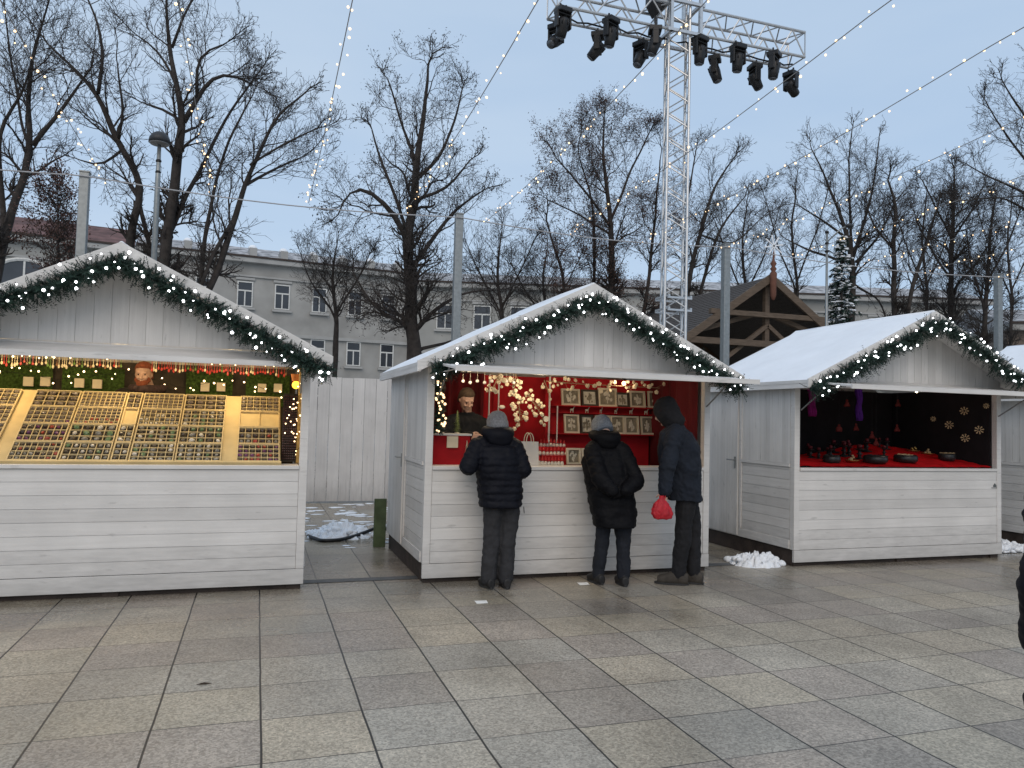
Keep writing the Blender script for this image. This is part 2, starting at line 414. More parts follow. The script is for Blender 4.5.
        b.prism([(cx, yo - .022, ZA - .055), (cx + s * (er + .01), yo - .022, base - .055), (cx + s * (er + .01), yo - .022, base + .045), (cx, yo - .022, ZA + .045)][::(-s)], (0, .02, 0))
        P(b, 'rake_board', W_T, .002)
        b = MB(); b.box(*sorted((cx + s * (er + .004), cx + s * (er - .03))), yo, ye, base - .05, base - .004); P(b, 'eave_board', W_T)
    # awning flap
    if awn:
        ay = awn_y - YF
        b = MB(); b.prism([(awn[0], -.03, ZO + .055), (awn[0], ay, ZO - .035), (awn[0], ay, ZO - .015), (awn[0], -.03, ZO + .075)], (awn[1] - awn[0], 0, 0))
        a_ = P(b, 'awning', W_T, .002)
        b = MB(); b.box(awn[0], awn[1], ay - .022, ay - .002, ZO - .05, ZO - .005)
        b.box(awn[0], awn[0] + .03, ay, -.08, ZO - .036, ZO - .034)
        P(b, 'awning_edge', W_T, .002, parent=a_)
        for q in (awn[0] + .04, awn[1] - .06):
            b = MB(); b.tube([(min(max(q, .05), W - .05), -.012, ZO - .26), (q, ay * .55, ZO + .0)], .008, 6); P(b, 'strut', M_GALV)
    return t

t_L = stall(-2.67, 'white market stall at the left edge with a golden lit display of small mineral trays', .13, W_VL, awn=(0.02, WK - .02), awn_y=3.12, half=1.67)
t_M = stall(1.41, 'white market stall in the middle with three customers at its red lined counter', awn=(.06, WK + .02), half=1.70, gx=.045)
t_R = stall(5.51, 'white market stall right of centre with dark interior and red cloth on its counter', half=1.72, over=.36, gx=.08)
t_4 = stall(9.61, 'white market stall cut by the right edge of the photo', half=1.72, awn=None, over=.30)

# ------------------------------------------------------------------ fir garlands with lights
def along(path, t):
    ls = [(path[i + 1] - path[i]).length for i in range(len(path) - 1)]; tot = sum(ls); d = t * tot
    for i, l in enumerate(ls):
        if d <= l or i == len(ls) - 1:
            return path[i].lerp(path[i + 1], min(1, d / l)), (path[i + 1] - path[i]).normalized(), tot
        d -= l
def garland(path, label, nb=92, rad=.125, group='fir garlands on the stall gables', seed=1, sag=.02):
    random.seed(seed)
    o = path[0].copy(); t = empty('fir_garland', label, 'garland', group, o)
    path = [p - o for p in path]
    core = MB(); b = MB()
    n = 40; pts = []
    for i in range(n + 1):
        p, d, tot = along(path, i / n); p = p + Vector((0, 0, -sag * abs(sin(i / n * pi * 7)))); pts.append(p)
    core.tube(pts, .022, 6)
    tw = int(tot * 560)
    for i in range(tw):
        tt = rnd(); p, d, _ = along(path, tt); p = p + Vector((0, 0, -sag * abs(sin(tt * pi * 7))))
        side = Vector((ru(-1, 1), ru(-1.0, .3), ru(-1.15, .85)))
        side = (side - d * side.dot(d)).normalized()
        bulge = .85 + .6 * noise.noise(Vector((tt * 22, seed, 0)))
        ln = rad * ru(.7, 1.35) * bulge; dr = (side + d * ru(-.9, .9)).normalized()
        a = p; e = p + dr * ln + Vector((0, 0, -ln * .15))
        q = dr.cross(Vector((ru(-1, 1), ru(-1, 1), ru(-1, 1)))).normalized()
        # twig with needles: crossed slender blades fanned along it
        for k in range(7):
            u = .25 + .75 * k / 6; c = a.lerp(e, u)
            for sg in (-1, 1):
                nd = (q * sg + dr * .7 + Vector((ru(-.3, .3), ru(-.3, .3), ru(-.3, .3)))).normalized()
                tip = c + nd * ru(.018, .030); wv = nd.cross(dr).normalized() * .0042 if k % 2 else q.cross(nd).normalized() * .0042
                b.add([c - wv, c + wv, tip], [(0, 1, 2)])
        b.add([a - q * .003, a + q * .003, e], [(0, 1, 2)])
    core.build('core', M_NEEDLE, t)
    b.build('foliage', M_NEEDLE, t)
    base = None
    for i in range(nb):
        tt = (i + rnd()) / nb; p, d, _ = along(path, tt)
        a = ru(0, 2 * pi); rr = rad * ru(.55, 1.15)
        pp = p + Vector((cos(a) * rr * .6, -abs(ru(.3, 1)) * rad * .9, sin(a) * rr * .85 - .02))
        if base is None:
            base = MB().ball((0, 0, 0), .0085, 8, 6).build('bulb', M_BULB, t, True); ob = base
        else:
            ob = base.copy(); C.objects.link(ob); ob.parent = t
        ob.location = pp; sc = ru(.6, 1.6); ob.scale = (sc, sc, sc)
    return t
def gable_path(x0, over, half, gx=0, inset=.06, l0=1.0, l1=1.0):
    cx = x0 + WK / 2 + gx; y = YF - over - .05
    base = 1.985
    def pt(s, u): return Vector((cx + s * half * u, y, ZA + (base - ZA) * u - inset))
    return [pt(-1, u * l0) for u in (1.0, .8, .6, .4, .2, .05)] + [pt(0, 0)] + [pt(1, u * l1) for u in (.05, .2, .4, .6, .8, 1.0)]
garland(gable_path(-2.67, .24, 1.67, inset=.10, l1=.99), 'fir garland with white lights along the gable of the left stall with golden trays', 96, seed=3)
garland(gable_path(1.41, .24, 1.70, .045, inset=.10, l0=.93, l1=.97), 'fir garland with white lights along the gable of the middle stall above three customers', 96, seed=4)
garland(gable_path(5.51, .36, 1.72, .08, .07, 1.0, 1.05), 'fir garland with white lights on the gable right of centre over the dark red counter', 98, seed=5)
garland(gable_path(9.61, .30, 1.72), 'fir garland at the stall cut by the right edge', 60, seed=6)
random.seed(11)
#%%PART2
# ------------------------------------------------------------------ inside the left stall: mineral trays
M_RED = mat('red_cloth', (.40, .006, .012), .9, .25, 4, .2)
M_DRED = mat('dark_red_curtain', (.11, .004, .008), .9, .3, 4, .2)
M_BEIGE = mat('pale_plywood', (.60, .47, .24), .7, .1, 6)
M_PLY = mat('tray_wood', (.62, .50, .28), .65, .12, 12)
M_MOSS = mat('moss', (.045, .085, .015), .95, .6, 40, .9, bscale=60)
M_DBOARD = mat('dark_board', (.05, .04, .03), .85, .3, 12)
M_FOAM = mat('dark_foam', (.035, .028, .022), .95, .3, 30)
def curtain(x0, x1, y, z0, z1, name, m, label=None, amp=.02, axis='x', folds=9):
    b = MB(); n = 90; vs = []
    for j in range(2):
        for i in range(n + 1):
            u = i / n; d = amp * sin(u * folds * 2 * pi + sin(u * 13) * 1.2) * (1 if j == 0 else .8)
            a = x0 + (x1 - x0) * u
            vs.append((a, y + d, z1 if j else z0) if axis == 'x' else (y + d, a, z1 if j else z0))
    b.add(vs, [(i, i + 1, n + 2 + i, n + 1 + i) for i in range(n)])
    o = b.build(name, m, smooth=True)
    if label: tag(o, label, name.replace('_', ' '))
    md = o.modifiers.new('t', 'SOLIDIFY'); md.thickness = .004
    return o
b = MB()
for (xa, xb) in [(-2.55, -1.98), (-1.9, -1.35), (-.78, -.33), (-.2, .24)]:
    b.box(xa, xb, 4.90, 4.94, 1.6, 1.93)
mw = MB(); mw.box(-2.62, .3, 4.945, 4.965, .9, 2.0)
bk = mw.build('display_backboard', M_DBOARD); tag(bk, 'dark backboard behind the golden mineral trays', 'backboard')
for i, (xa, xb) in enumerate([(-2.55, -1.98), (-1.9, -1.35), (-.78, -.33), (-.2, .24)]):
    b = MB(); vs = []; nx, nz = 26, 14
    for j in range(nz + 1):
        for k in range(nx + 1):
            vs.append((xa + (xb - xa) * k / nx, 4.90 + .03 * noise.noise(Vector((k * .7 + i * 9, j * .7, 0))), 1.6 + .33 * j / nz))
    b.add(vs, [(j * (nx + 1) + k, j * (nx + 1) + k + 1, (j + 1) * (nx + 1) + k + 1, (j + 1) * (nx + 1) + k) for j in range(nz) for k in range(nx)])
    tag(b.build('moss_panel', M_MOSS, smooth=True), ['far left', 'second', 'third', 'rightmost'][i] + ' of the four green moss panels behind the golden trays', 'moss panel', 'moss panels behind the trays')
cards = [(45, 381.5), (28, 381.5), (79, 383), (97, 384), (205, 387), (221, 387), (262, 388), (278, 388)]
cn = None
for x, y in cards:
    p = at(x, y, 4.84)
    if cn is None:
        cn = MB().box(-.042, .042, 0, .03, -.045, .045).build('price_card', M_CARD, bevel=.003)
        tag(cn, 'small cream square card on green moss behind the mineral trays', 'card', 'cream cards on the moss'); o = cn
    else: o = cn.copy(); C.objects.link(o)
    o.location = p
# sloping bench
SO = Vector((0, 3.47, 1.085)); SV = Vector((0, .815, .585)).normalized(); SN = Vector((0, -SV.z, SV.y))
def sp(x, u, h=0): return Vector((x, SO.y, SO.z)) + SV * u + SN * h
def slab(b, x0, x1, u0, u1, h0, h1):
    vs = [sp(x, u, h) for h in (h0, h1) for x, u in ((x0, u0), (x1, u0), (x1, u1), (x0, u1))]
    b.add(vs, [(3, 2, 1, 0), (4, 5, 6, 7), (0, 1, 5, 4), (1, 2, 6, 5), (2, 3, 7, 6), (3, 0, 4, 7)])
b = MB(); slab(b, -2.6, .135, 0, 1.03, -.05, -.004)
bench = empty('display_bench', 'sloping plywood bench carrying the mineral trays', 'bench', None, (0, 0, 0))
b.build('top', M_BEIGE, bench)
b = MB(); b.box(-2.55, -2.5, 3.5, 3.55, .2, 1.03); b.build('leg', M_BEIGE, bench)
b = MB(); b.box(.08, .13, 3.5, 3.55, .2, 1.03); b.build('leg', M_BEIGE, bench)
b = MB(); slab(b, -2.62, .14, -.02, .0, -.05, .03); b.build('lip', M_BEIGE, bench)
stone_cols = [('dark_agate', (.05, .035, .035)), ('amethyst', (.16, .05, .14)), ('grey_quartz', (.26, .25, .22)), ('milky_quartz', (.62, .58, .50)), ('smoky_quartz', (.09, .07, .045)), ('jasper', (.34, .05, .03)), ('moss_agate', (.12, .20, .09))]
stone_m = [mat(n, c, .28, .3, 30, spec=.6) for n, c in stone_cols]
cells = []
def tray(x0, x1, u0, u1, nx, ny, label, bias=0, empty_cells=()):
    t = empty('display_tray', label, 'tray', 'wooden display trays of minerals', sp((x0 + x1) / 2, u0))
    o = sp((x0 + x1) / 2, u0); w_ = .006
    b = MB(); slab(b, x0, x1, u0, u1, 0, .006); b.build('lining', M_FOAM if not bias == 9 else M_BEIGE, t, origin=None).location = -o
    b = MB()
    slab(b, x0, x1, u0, u0 + w_ * 1.3, .0065, .026); slab(b, x0, x1, u1 - w_ * 1.3, u1, .0065, .026)
    slab(b, x0, x0 + w_ * 1.3, u0 + w_ * 1.3, u1 - w_ * 1.3, .0065, .026); slab(b, x1 - w_ * 1.3, x1, u0 + w_ * 1.3, u1 - w_ * 1.3, .0065, .026)
    b.build('frame', M_PLY, t).location = -o
    b = MB()
    for i in range(1, nx):
        x = x0 + (x1 - x0) * i / nx; slab(b, x - .0022, x + .0022, u0 + .009, u1 - .009, .007, .021)
    for j in range(1, ny):
        u = u0 + (u1 - u0) * j / ny; slab(b, x0 + .009, x1 - .009, u - .0022, u + .0022, .007, .0205)
    if nx * ny > 1: b.build('divider', M_PLY, t).location = -o
    for i in range(nx):
        for j in range(ny):
            if (i, j) in empty_cells or bias == 9: continue
            cells.append((sp(x0 + (x1 - x0) * (i + .5) / nx, u0 + (u1 - u0) * (j + .5) / ny, .016), min((x1 - x0) / nx, (u1 - u0) / ny) * .33, bias))
kinds = {1: 'purple and dark stones', 2: 'grey quartz pieces', 0: 'mixed dark stones', 3: 'white and amber stones', 9: 'bare plywood'}
colm = [(-2.34, -2.07), (-1.955, -1.60), (-1.585, -1.225), (-1.21, -1.09), (-1.075, -.735), (-.722, -.36), (-.232, .125)]
cname = ['outer left', 'second from the left', 'third from the left', 'narrow middle', 'fifth', 'sixth', 'rightmost']
layout = [[(5, 4, 0), (5, 4, 1), (5, 4, 0), (4, 4, 0)],
          [(8, 4, 0), (7, 3, 1), (7, 4, 1), (4, 3, 1)],
          [(6, 3, 2), (4, 3, 2), (9, 5, 0), (9, 5, 2)],
          [(2, 3, 2), (2, 3, 3), (1, 1, 9), (2, 3, 2)],
          [(5, 4, 2), (4, 4, 2), (8, 4, 3), (8, 5, 2)],
          [(5, 4, 2), (5, 3, 2), (5, 4, 2), (4, 3, 0)],
          [(7, 4, 1), (6, 3, 0), (2, 1, 9), (6, 4, 0)]]
rown = ['front', 'second', 'third', 'back']
for c, (xa, xb) in enumerate(colm):
    cuts = [0.0, .25, .5, .75, 1.0]
    for r in range(4):
        nx, ny, k = layout[c][r]
        tray(xa, xb, .005 + cuts[r] * 1.0, cuts[r + 1] * 1.0 - .003, nx, ny, '%s tray of the %s tray column, holding %s' % (rown[r], cname[c], kinds[k]), k)
cells.sort(key=lambda c: (c[0] - CP).length)
protos = []
def stone_mesh(mt, seed):
    b = MB(); rings_ = []
    for i in range(5):
        t = pi * i / 4 - pi / 2
        rings_.append([Vector((max(cos(t), .05) * cos(2 * pi * k / 6), max(cos(t), .05) * sin(2 * pi * k / 6), .7 * sin(t))) * (1 + .3 * noise.noise(Vector((i * 1.7, k * 1.3, seed)))) for k in range(6)])
    b.loft(rings_); return b
rest = {}
picks = {0: (0, 4, 0, 5, 2), 1: (1, 1, 0, 5, 4), 2: (2, 2, 6, 3, 4), 3: (3, 2, 4, 3, 2)}
pm = {}
for q, (p, s_, bias) in enumerate(cells):
    mi = random.choice(picks[bias])
    if mi not in pm:
        o = stone_mesh(stone_m[mi], mi).build('stone', stone_m[mi], smooth=False)
        tag(o, 'small polished stone in a cell of a wooden display tray', 'stone', 'stones in the display trays'); pm[mi] = o; fresh = True
    else: fresh = False
    if q < 300:
        o = pm[mi] if fresh else pm[mi].copy()
        if not fresh: C.objects.link(o)
        o.location = p; o.scale = [s_ * ru(.8, 1.2)] * 3; o.rotation_euler = (.6, ru(-.4, .4), ru(0, 6))
    else:
        if fresh: C.objects.unlink(pm[mi]); 
        sm = stone_mesh(None, q); rest.setdefault('v', MB()); a = ru(0, 6)
        rest['v'].add([p + Vector((v[0] * cos(a) - v[1] * sin(a), v[0] * sin(a) + v[1] * cos(a), v[2])) * s_ for v in sm.v], sm.f)
if rest: tag(rest['v'].build('small_stones', mat('mixed_stones', (.16, .13, .11), .3, .6, 60)), 'mass of small stones filling the back trays', 'stones', kind='stuff')
# hanging pendants over the trays
pc = [mat('pendant_red', (.45, .04, .03), .4), mat('pendant_cream', (.72, .62, .42), .4), mat('pendant_green', (.12, .22, .04), .4), mat('pendant_brown', (.22, .11, .05), .4)]
pp = []
for m_ in pc:
    b = MB(); b.box(-.0016, .0016, -.0016, .0016, -.06, 0); b.ball((0, 0, -.072), .0085, 6, 5, (1, .6, 1.7)); o = b.build('pendant', m_)
    tag(o, 'thin pendant on a cord in the row over the mineral trays', 'pendant', 'pendants hanging over the trays'); pp.append([o, True])
x = -2.6
while x < .2:
    if not (-1.29 < x < -1.06):
        k = (0 if (x > -1.05 and rnd() < .65) else random.choice((0, 1, 1, 2, 3, 1)))
        o = pp[k][0]
        if pp[k][1]: pp[k][1] = False
        else: o = o.copy(); C.objects.link(o)
        o.location = (x, 4.42 + ru(-.01, .01), 2.0); o.scale = (1.2, 1, ru(.8, 1.35))
    x += ru(.016, .030)
b = MB(); b.tube([(-2.62, 4.42, 2.003), (.3, 4.42, 2.003)], .008, 6); tag(b.build('hanging_rail', M_DBOARD), 'rail carrying the row of pendants', 'rail')
def string_bulbs(name, pts, n, label, cat, group=None, m=M_WARM, r=.008, wire=True, jit=.012, wirem=None, wr=.002, droop=0):
    o = Vector(pts[0]); t = empty(name, label, cat, group, o); pts = [Vector(p) - o for p in pts]
    if wire: MB().tube(pts, wr, 5).build('wire', wirem or M_BLACK, t)
    base = None
    for i in range(n):
        p, d, tot = along(pts, (i + ru(.1, .9)) / n)
        p = p + Vector((ru(-jit, jit), ru(-jit, jit), ru(-jit, jit) - droop * rnd()))
        if base is None: base = MB().ball((0, 0, 0), r, 6, 5).build('bulb', m, t, True); ob = base
        else: ob = base.copy(); C.objects.link(ob); ob.parent = t
        ob.location = p; s_ = ru(.7, 1.3); ob.scale = (s_, s_, s_)
    return t
string_bulbs('fairy_light_string', [(-2.6, 3.62, 1.985), (-1.8, 3.62, 1.95), (-1.0, 3.62, 1.985), (-.3, 3.62, 1.955), (.28, 3.62, 1.97)], 70, 'warm fairy lights along the top of the golden lit display', 'fairy lights', r=.0065, jit=.02)
string_bulbs('fairy_light_string', [(-2.5, 4.78, 1.88), (-1.9, 4.78, 1.80), (-1.3, 4.78, 1.9), (-.8, 4.78, 1.76), (-.3, 4.78, 1.88), (.2, 4.78, 1.7)], 34, 'sparse fairy lights across the moss wall', 'fairy lights', r=.008, jit=.05)
# dark bead rack, lantern and post at the right of the left stall
t = empty('bead_rack', 'dark rack of beads with tiny lights beside the yellow lantern', 'rack', None, (.215, 3.62, 1.09))
MB().box(-.07, .06, .05, .07, 0, .62).build('board', M_DBOARD, t)
b = MB()
for i in range(7):
    for k in range(26): b.ball((-.06 + i * .018, .035, .03 + k * .0225), .0085, 5, 4)
b.build('beads', mat('dark_beads', (.06, .02, .02), .3, .5, 40), t)
base = None
for k in range(16):
    q = MB().ball((0, 0, 0), .006, 6, 5).build('bulb', M_WARM, t) if base is None else base.copy()
    if base is not None: C.objects.link(q)
    base = base or q; q.parent = t; q.location = (ru(-.05, .05), .0, ru(.1, .6))
p = at(296, 385, 3.8)
t = empty('lantern', 'round glowing yellow lantern at the right end of the golden display', 'lantern', None, p)
MB().ball((0, 0, 0), .036, 14, 10).build('globe', glow('yellow_lamp', (1, .50, .04), 3.2), t, True)
MB().lathe([(.0, .034), (.036, .034), (.05, .10), (.0, .104)], n=12).build('shade', mat('orange_shade', (.55, .2, .06), .8), t)
MB().tube([(0, 0, .10), (0, 0, .2)], .003).build('cord', M_BLACK, t)
MB().tube([(.292, 3.66, 1.08), (.292, 3.66, 1.97)], .02, 10).build('bamboo_post', mat('bamboo', (.45, .28, .08), .6, .3, 6, stretch=(1, 1, 6)))
tag(bpy.data.objects['bamboo_post'], 'yellow bamboo post wound with lights beside the lantern', 'post')
string_bulbs('fairy_light_string', [(.29 + .026 * cos(i * .9), 3.66 + .026 * sin(i * .9), 1.1 + .85 * i / 40) for i in range(41)], 30, 'fairy lights wound round the bamboo post', 'fairy lights', r=.006, jit=.003)
# lamps the stall has
def lamp(loc, e, col, name, label, r=.014, size=.05):
    l = bpy.data.lights.new(name + '_light', 'POINT'); l.energy = e; l.color = col; l.shadow_soft_size = size
    o = bpy.data.objects.new(name + '_light', l); C.objects.link(o); o.location = loc
    t = empty(name, label, 'lamp', None, loc)
    MB().ball((0, 0, 0), r, 10, 8).build('bulb', glow('lamp_bulb', (1, .82, .55), 5), t, True).location = (0, 0, .03)
    MB().lathe([(.012, .04), (.02, .05), (.02, .10), (.012, .104)], n=10).build('socket', M_BLACK, t)
    o.location = Vector(loc) - Vector((0, 0, .05))
WC = (1, .73, .38)
for k, x in enumerate((-2.2, -1.25, -.3)):
    lamp((x, 3.95, 1.99), 10.0, WC, 'ceiling_lamp', ['left', 'middle', 'right'][k] + ' of three small lamps under the roof of the golden lit stall')
#%%M
# ------------------------------------------------------------------ inside the middle stall
o = MB().box(1.46, 4.38, 4.72, 4.75, .5, 2.02).build('red_backdrop', M_RED); tag(o, 'flat red cloth panel across the back of the middle stall', 'backdrop')
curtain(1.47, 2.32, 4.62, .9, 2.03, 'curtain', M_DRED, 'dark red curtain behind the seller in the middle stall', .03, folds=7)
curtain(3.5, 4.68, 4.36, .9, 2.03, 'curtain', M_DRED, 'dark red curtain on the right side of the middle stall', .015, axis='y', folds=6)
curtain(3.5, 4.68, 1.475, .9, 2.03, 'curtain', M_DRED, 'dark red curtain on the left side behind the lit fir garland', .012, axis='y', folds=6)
for k, x in enumerate((2.36, 2.47)):
    o = MB().box(x, x + .012, 4.56, 4.58, 1.0, 2.02).build('white_batten', W_T); tag(o, ['left', 'right'][k] + ' of the two thin white battens beside the dark curtain', 'batten')
# rack with pictures
rk = empty('display_rack', 'red shelf rack with framed ornaments behind the three customers', 'rack', None, (0, 0, 0))
MB().box(3.02, 4.34, 4.52, 4.545, 1.0, 2.02).build('back_panel', M_RED, rk)
for z in (1.70, 1.385):
    MB().box(3.05, 4.33, 4.38, 4.519, z - .012, z).build('shelf', M_RED, rk)
for x in (3.035, 3.02 + .0): pass
MB().box(3.0, 3.016, 4.36, 4.375, 1.0, 2.02).build('upright', W_T, rk)
MB().box(3.10, 3.112, 4.365, 4.375, 1.08, 1.69).build('rod', W_T, rk)
M_FR = mat('pale_frame_wood', (.62, .55, .42), .6, .15, 10); M_PALE = mat('pale_relief', (.62, .58, .48), .7, .2, 20); M_PIC = mat('dark_picture_ground', (.26, .23, .17), .8, .4, 12)
def frame(p, w, h, label, dark=False, lean=.16, rz=0):
    t = empty('picture_frame', label, 'frame', 'framed ornaments on the red rack', p, rz)
    b = MB(); f = .02
    fm = M_DBOARD if dark else M_FR
    mt = Matrix.Rotation(-lean, 4, 'X')
    for a in ((-w / 2, w / 2, 0, f), (-w / 2, w / 2, h - f, h), (-w / 2, -w / 2 + f, f, h - f), (w / 2 - f, w / 2, f, h - f)):
        b.box(a[0], a[1], -.012, .012, a[2], a[3], mt)
    b.build('frame', fm, t)
    MB().box(-w / 2 + .012, w / 2 - .012, .0125, .017, .012, h - .012, mt).build('backing', M_PIC if not dark else M_PALE, t)
    b = MB(); r_ = random.Random(int(p[0] * 1000))
    cx, cz = 0, h * .5
    for k in range(9):      # raised foliage relief, differs in every frame
        a = k * .7 + r_.random(); rr = min(w, h) * r_.uniform(.05, .26)
        q = mt @ Vector((cos(a) * rr, .004, cz + sin(a) * rr * 1.1)); b.ball(q, min(w, h) * r_.uniform(.05, .10), 6, 4, (1, .3, 1.3))
    b.tube([mt @ Vector((0, .004, h * .18)), mt @ Vector((0, .004, h * .8))], .006, 5)
    b.build('relief', M_PALE if not dark else M_PIC, t)
top = [(571, 405, .225, .19, 0), (590, 405, .2, .19, 1), (608, 405, .235, .215, 0), (623, 405, .17, .17, 1), (638, 405.5, .2, .195, 0), (656, 406, .2, .2, 0)]
adj = ['first', 'second', 'third', 'fourth', 'fifth', 'sixth']
for i, (x, y, w_, h_, dk) in enumerate(top):
    p = at(x, y, 4.43); p.z = 1.70
    frame(p, w_, h_, '%s picture frame from the left on the upper shelf of the red rack' % adj[i], dk)
for i, (x, w_, dk) in enumerate([(572, .185, 0), (587.5, .17, 1), (603, .18, 0), (618, .185, 0), (632, .18, 0), (648, .18, 0)]):
    p = at(x, 434, 4.43); p.z = 1.385
    frame(p, w_, .215, '%s picture frame from the left on the lower shelf of the red rack' % adj[i], dk, rz=ru(-.1, .1))
for i, (x, w_) in enumerate([(574, .16), (588.5, .15)]):
    p = at(x, 463, 3.75); p.z = ZS
    frame(p, w_, .17, ['left', 'right'][i] + ' of two pale frames standing on the counter by the grey hat', 0)
def deer():
    t = empty('deer_figure', 'tiny pale deer figure standing above the lower row of frames', 'figurine', 'deer figures on the red rack')
    b = MB(); b.ball((0, 0, .030), .011, 6, 4, (1.8, .8, 1)); b.tube([(.014, 0, .033), (.022, 0, .055)], [.006, .004], 5); b.ball((.027, 0, .058), .006, 5, 4, (1.5, 1, 1))
    for x in (-.013, -.010, .012, .015): b.tube([(x, 0, .03), (x, 0, 0)], .0025, 4)
    b.build('body', M_PALE, t)
    b = MB()
    for s in (-1, 1): b.tube([(.022, 0, .06), (.018, s * .012, .078), (.026, s * .018, .092)], .0022, 4); b.tube([(.018, s * .012, .078), (.006, s * .014, .09)], .002, 4)
    b.build('antlers', M_PALE, t); return t
d0 = deer(); first = True
MB().box(3.05, 4.33, 4.42, 4.519, 1.612, 1.62).build('ledge', M_RED, rk)
for x in (571, 586, 600, 615, 630, 645):
    o = d0 if first else copy_tree(d0); first = False
    p = at(x, 413, 4.47); o.location = (p.x, 4.45, 1.62); o.scale = (1.1,) * 3; o.rotation_euler = (0, 0, ru(-.5, .5))
# figurines on the counter
M_FRED = mat('figurine_red', (.42, .02, .02), .7); M_FW = mat('figurine_cream', (.68, .62, .52), .8)
def fig():
    t = empty('figurine', 'small cream figurine with a pointed red hat in the rows beside the paper bag', 'figurine', 'red hatted figurines on the counter')
    MB().lathe([(.0, 0), (.018, 0), (.020, .02), (.012, .038), (.013, .046), (.0, .052)], n=8).build('body', M_FW, t, True)
    MB().lathe([(.018, .042), (.012, .055), (.004, .085), (.0, .09)], n=8).build('hat', M_FRED, t, True); return t
f0 = fig(); first = True
for (x0, x1, y, Y, z, n) in [(541, 564, 444, 4.15, 1.24, 8), (540, 566, 453, 3.92, 1.16, 8), (539, 562, 463, 3.62, ZS, 8)]:
    for i in range(n):
        o = f0 if first else copy_tree(f0); first = False
        p = at(x0 + (x1 - x0) * i / (n - 1), y, Y); o.location = (p.x, Y, z); o.rotation_euler = (0, 0, ru(0, 6)); s_ = ru(.85, 1.1); o.scale = (s_, s_, s_)
st = empty('stepped_stand', 'stepped red stand holding the rows of figurines', 'stand', None, (0, 0, 0))
xa = at(538, 444, 4.1).x; xb = at(569, 444, 4.1).x
for y0, y1, z in ((4.08, 4.22, 1.24), (3.86, 4.079, 1.16)): MB().box(xa - .04, xb + .04, y0, y1, .9, z).build('step', M_RED, st)
# paper bag with handles
pa = at(519.5, 463, 3.60); pb = at(537, 463, 3.60); wv_ = pb.x - pa.x
t = empty('paper_bag', 'white paper carrier bag with two looped handles on the counter', 'paper bag', None, ((pa.x + pb.x) / 2, 3.6, ZS))
b = MB(); hw = wv_ / 2; d = .045
b.loft([[(-hw, -d, 0), (hw, -d, 0), (hw, d, 0), (-hw, d, 0)], [(-hw * .98, -d, .12), (hw * .98, -d, .12), (hw * .9, d, .12), (-hw * .9, d, .12)], [(-hw * .97, -d * .8, .235), (hw * .97, -d * .8, .235), (hw * .97, d * .8, .235), (-hw * .97, d * .8, .235)]], cap=False)
b.f.append((3, 2, 1, 0)); o = b.build('body', mat('white_paper', (.66, .62, .56), .8, .06, 8, .3), t); mdd = o.modifiers.new('s', 'SOLIDIFY'); mdd.thickness = .002
for y in (-d * .8, d * .8):
    MB().tube([(-.038, y, .20)] + [(.038 * -cos(a), y, .235 + .085 * sin(a)) for a in [i * pi / 10 for i in range(11)]] + [(.038, y, .20)], .004, 6).build('handle', M_CARD, t)
# red covered ledge at the left, with little trees
t = empty('red_ledge', 'red covered ledge with a white top at the left end of the counter', 'ledge', None, (0, 0, 0))
MB().box(1.49, 1.90, 3.62, 3.80, ZS, 1.355).build('front', M_RED, t); MB().box(1.48, 1.91, 3.60, 3.82, 1.356, 1.374).build('top', W_T, t)
def brush_tree(x, y, z, h, r, col, label):
    t = empty('bottle_brush_tree', label, 'miniature tree', 'miniature trees on the ledge', (x, y, z))
    MB().lathe([(0, 0), (r * .5, 0), (r * .5, .012), (0, .014)], n=10).build('stand', M_FR, t)
    b = MB(); r_ = random.Random(3)
    for i in range(700):
        u = r_.random(); a = r_.random() * 2 * pi; rr = r * (1 - u) ** .9 + .004; zc = .015 + u * (h - .015)
        p0 = Vector((0, 0, zc)); p1 = Vector((cos(a) * rr, sin(a) * rr, zc - .008)); s = Vector((-sin(a), cos(a), 0)) * .0022
        b.add([p0 - s, p0 + s, p1], [(0, 1, 2)])
    b.build('bristles', mat(*col), t)
brush_tree(1.785, 3.70, 1.374, .23, .05, ('pale_green_bristle', (.42, .52, .22), .8, .3, 20), 'pale green miniature tree standing in front of the seller')
brush_tree(1.64, 3.72, 1.374, .20, .05, ('frosted_bristle', (.30, .34, .33), .8, .4, 20), 'grey frosted miniature tree beside the lit fir garland')
p = at(467, 461, 3.5); brush_tree(p.x, 3.52, ZS, .24, .045, ('white_bristle', (.62, .64, .50), .8, .2, 20), 'whitish pointed miniature tree standing on the counter')
p = at(453, 442, 3.59); o = MB().box(-.06, .05, -.003, .003, -.055, .055).build('info_card', M_CARD); o.location = (p.x, 3.592, p.z); tag(o, 'pale card fixed to the front of the red ledge', 'card')
# fir garland with warm lights hanging on the left jamb
garland([Vector((1.56, 3.50, 1.96)), Vector((1.545, 3.50, 1.8)), Vector((1.56, 3.50, 1.6)), Vector((1.55, 3.50, 1.40))], 'short hanging fir garland with warm lights at the left jamb of the middle stall', 1, .055, 'small garlands', seed=9)
string_bulbs('fairy_light_string', [(1.56, 3.43, 1.96), (1.53, 3.43, 1.75), (1.57, 3.43, 1.6), (1.55, 3.43, 1.40)], 34, 'warm bulbs in the hanging garland at the left jamb', 'fairy lights', r=.011, jit=.04, m=M_WARMS)
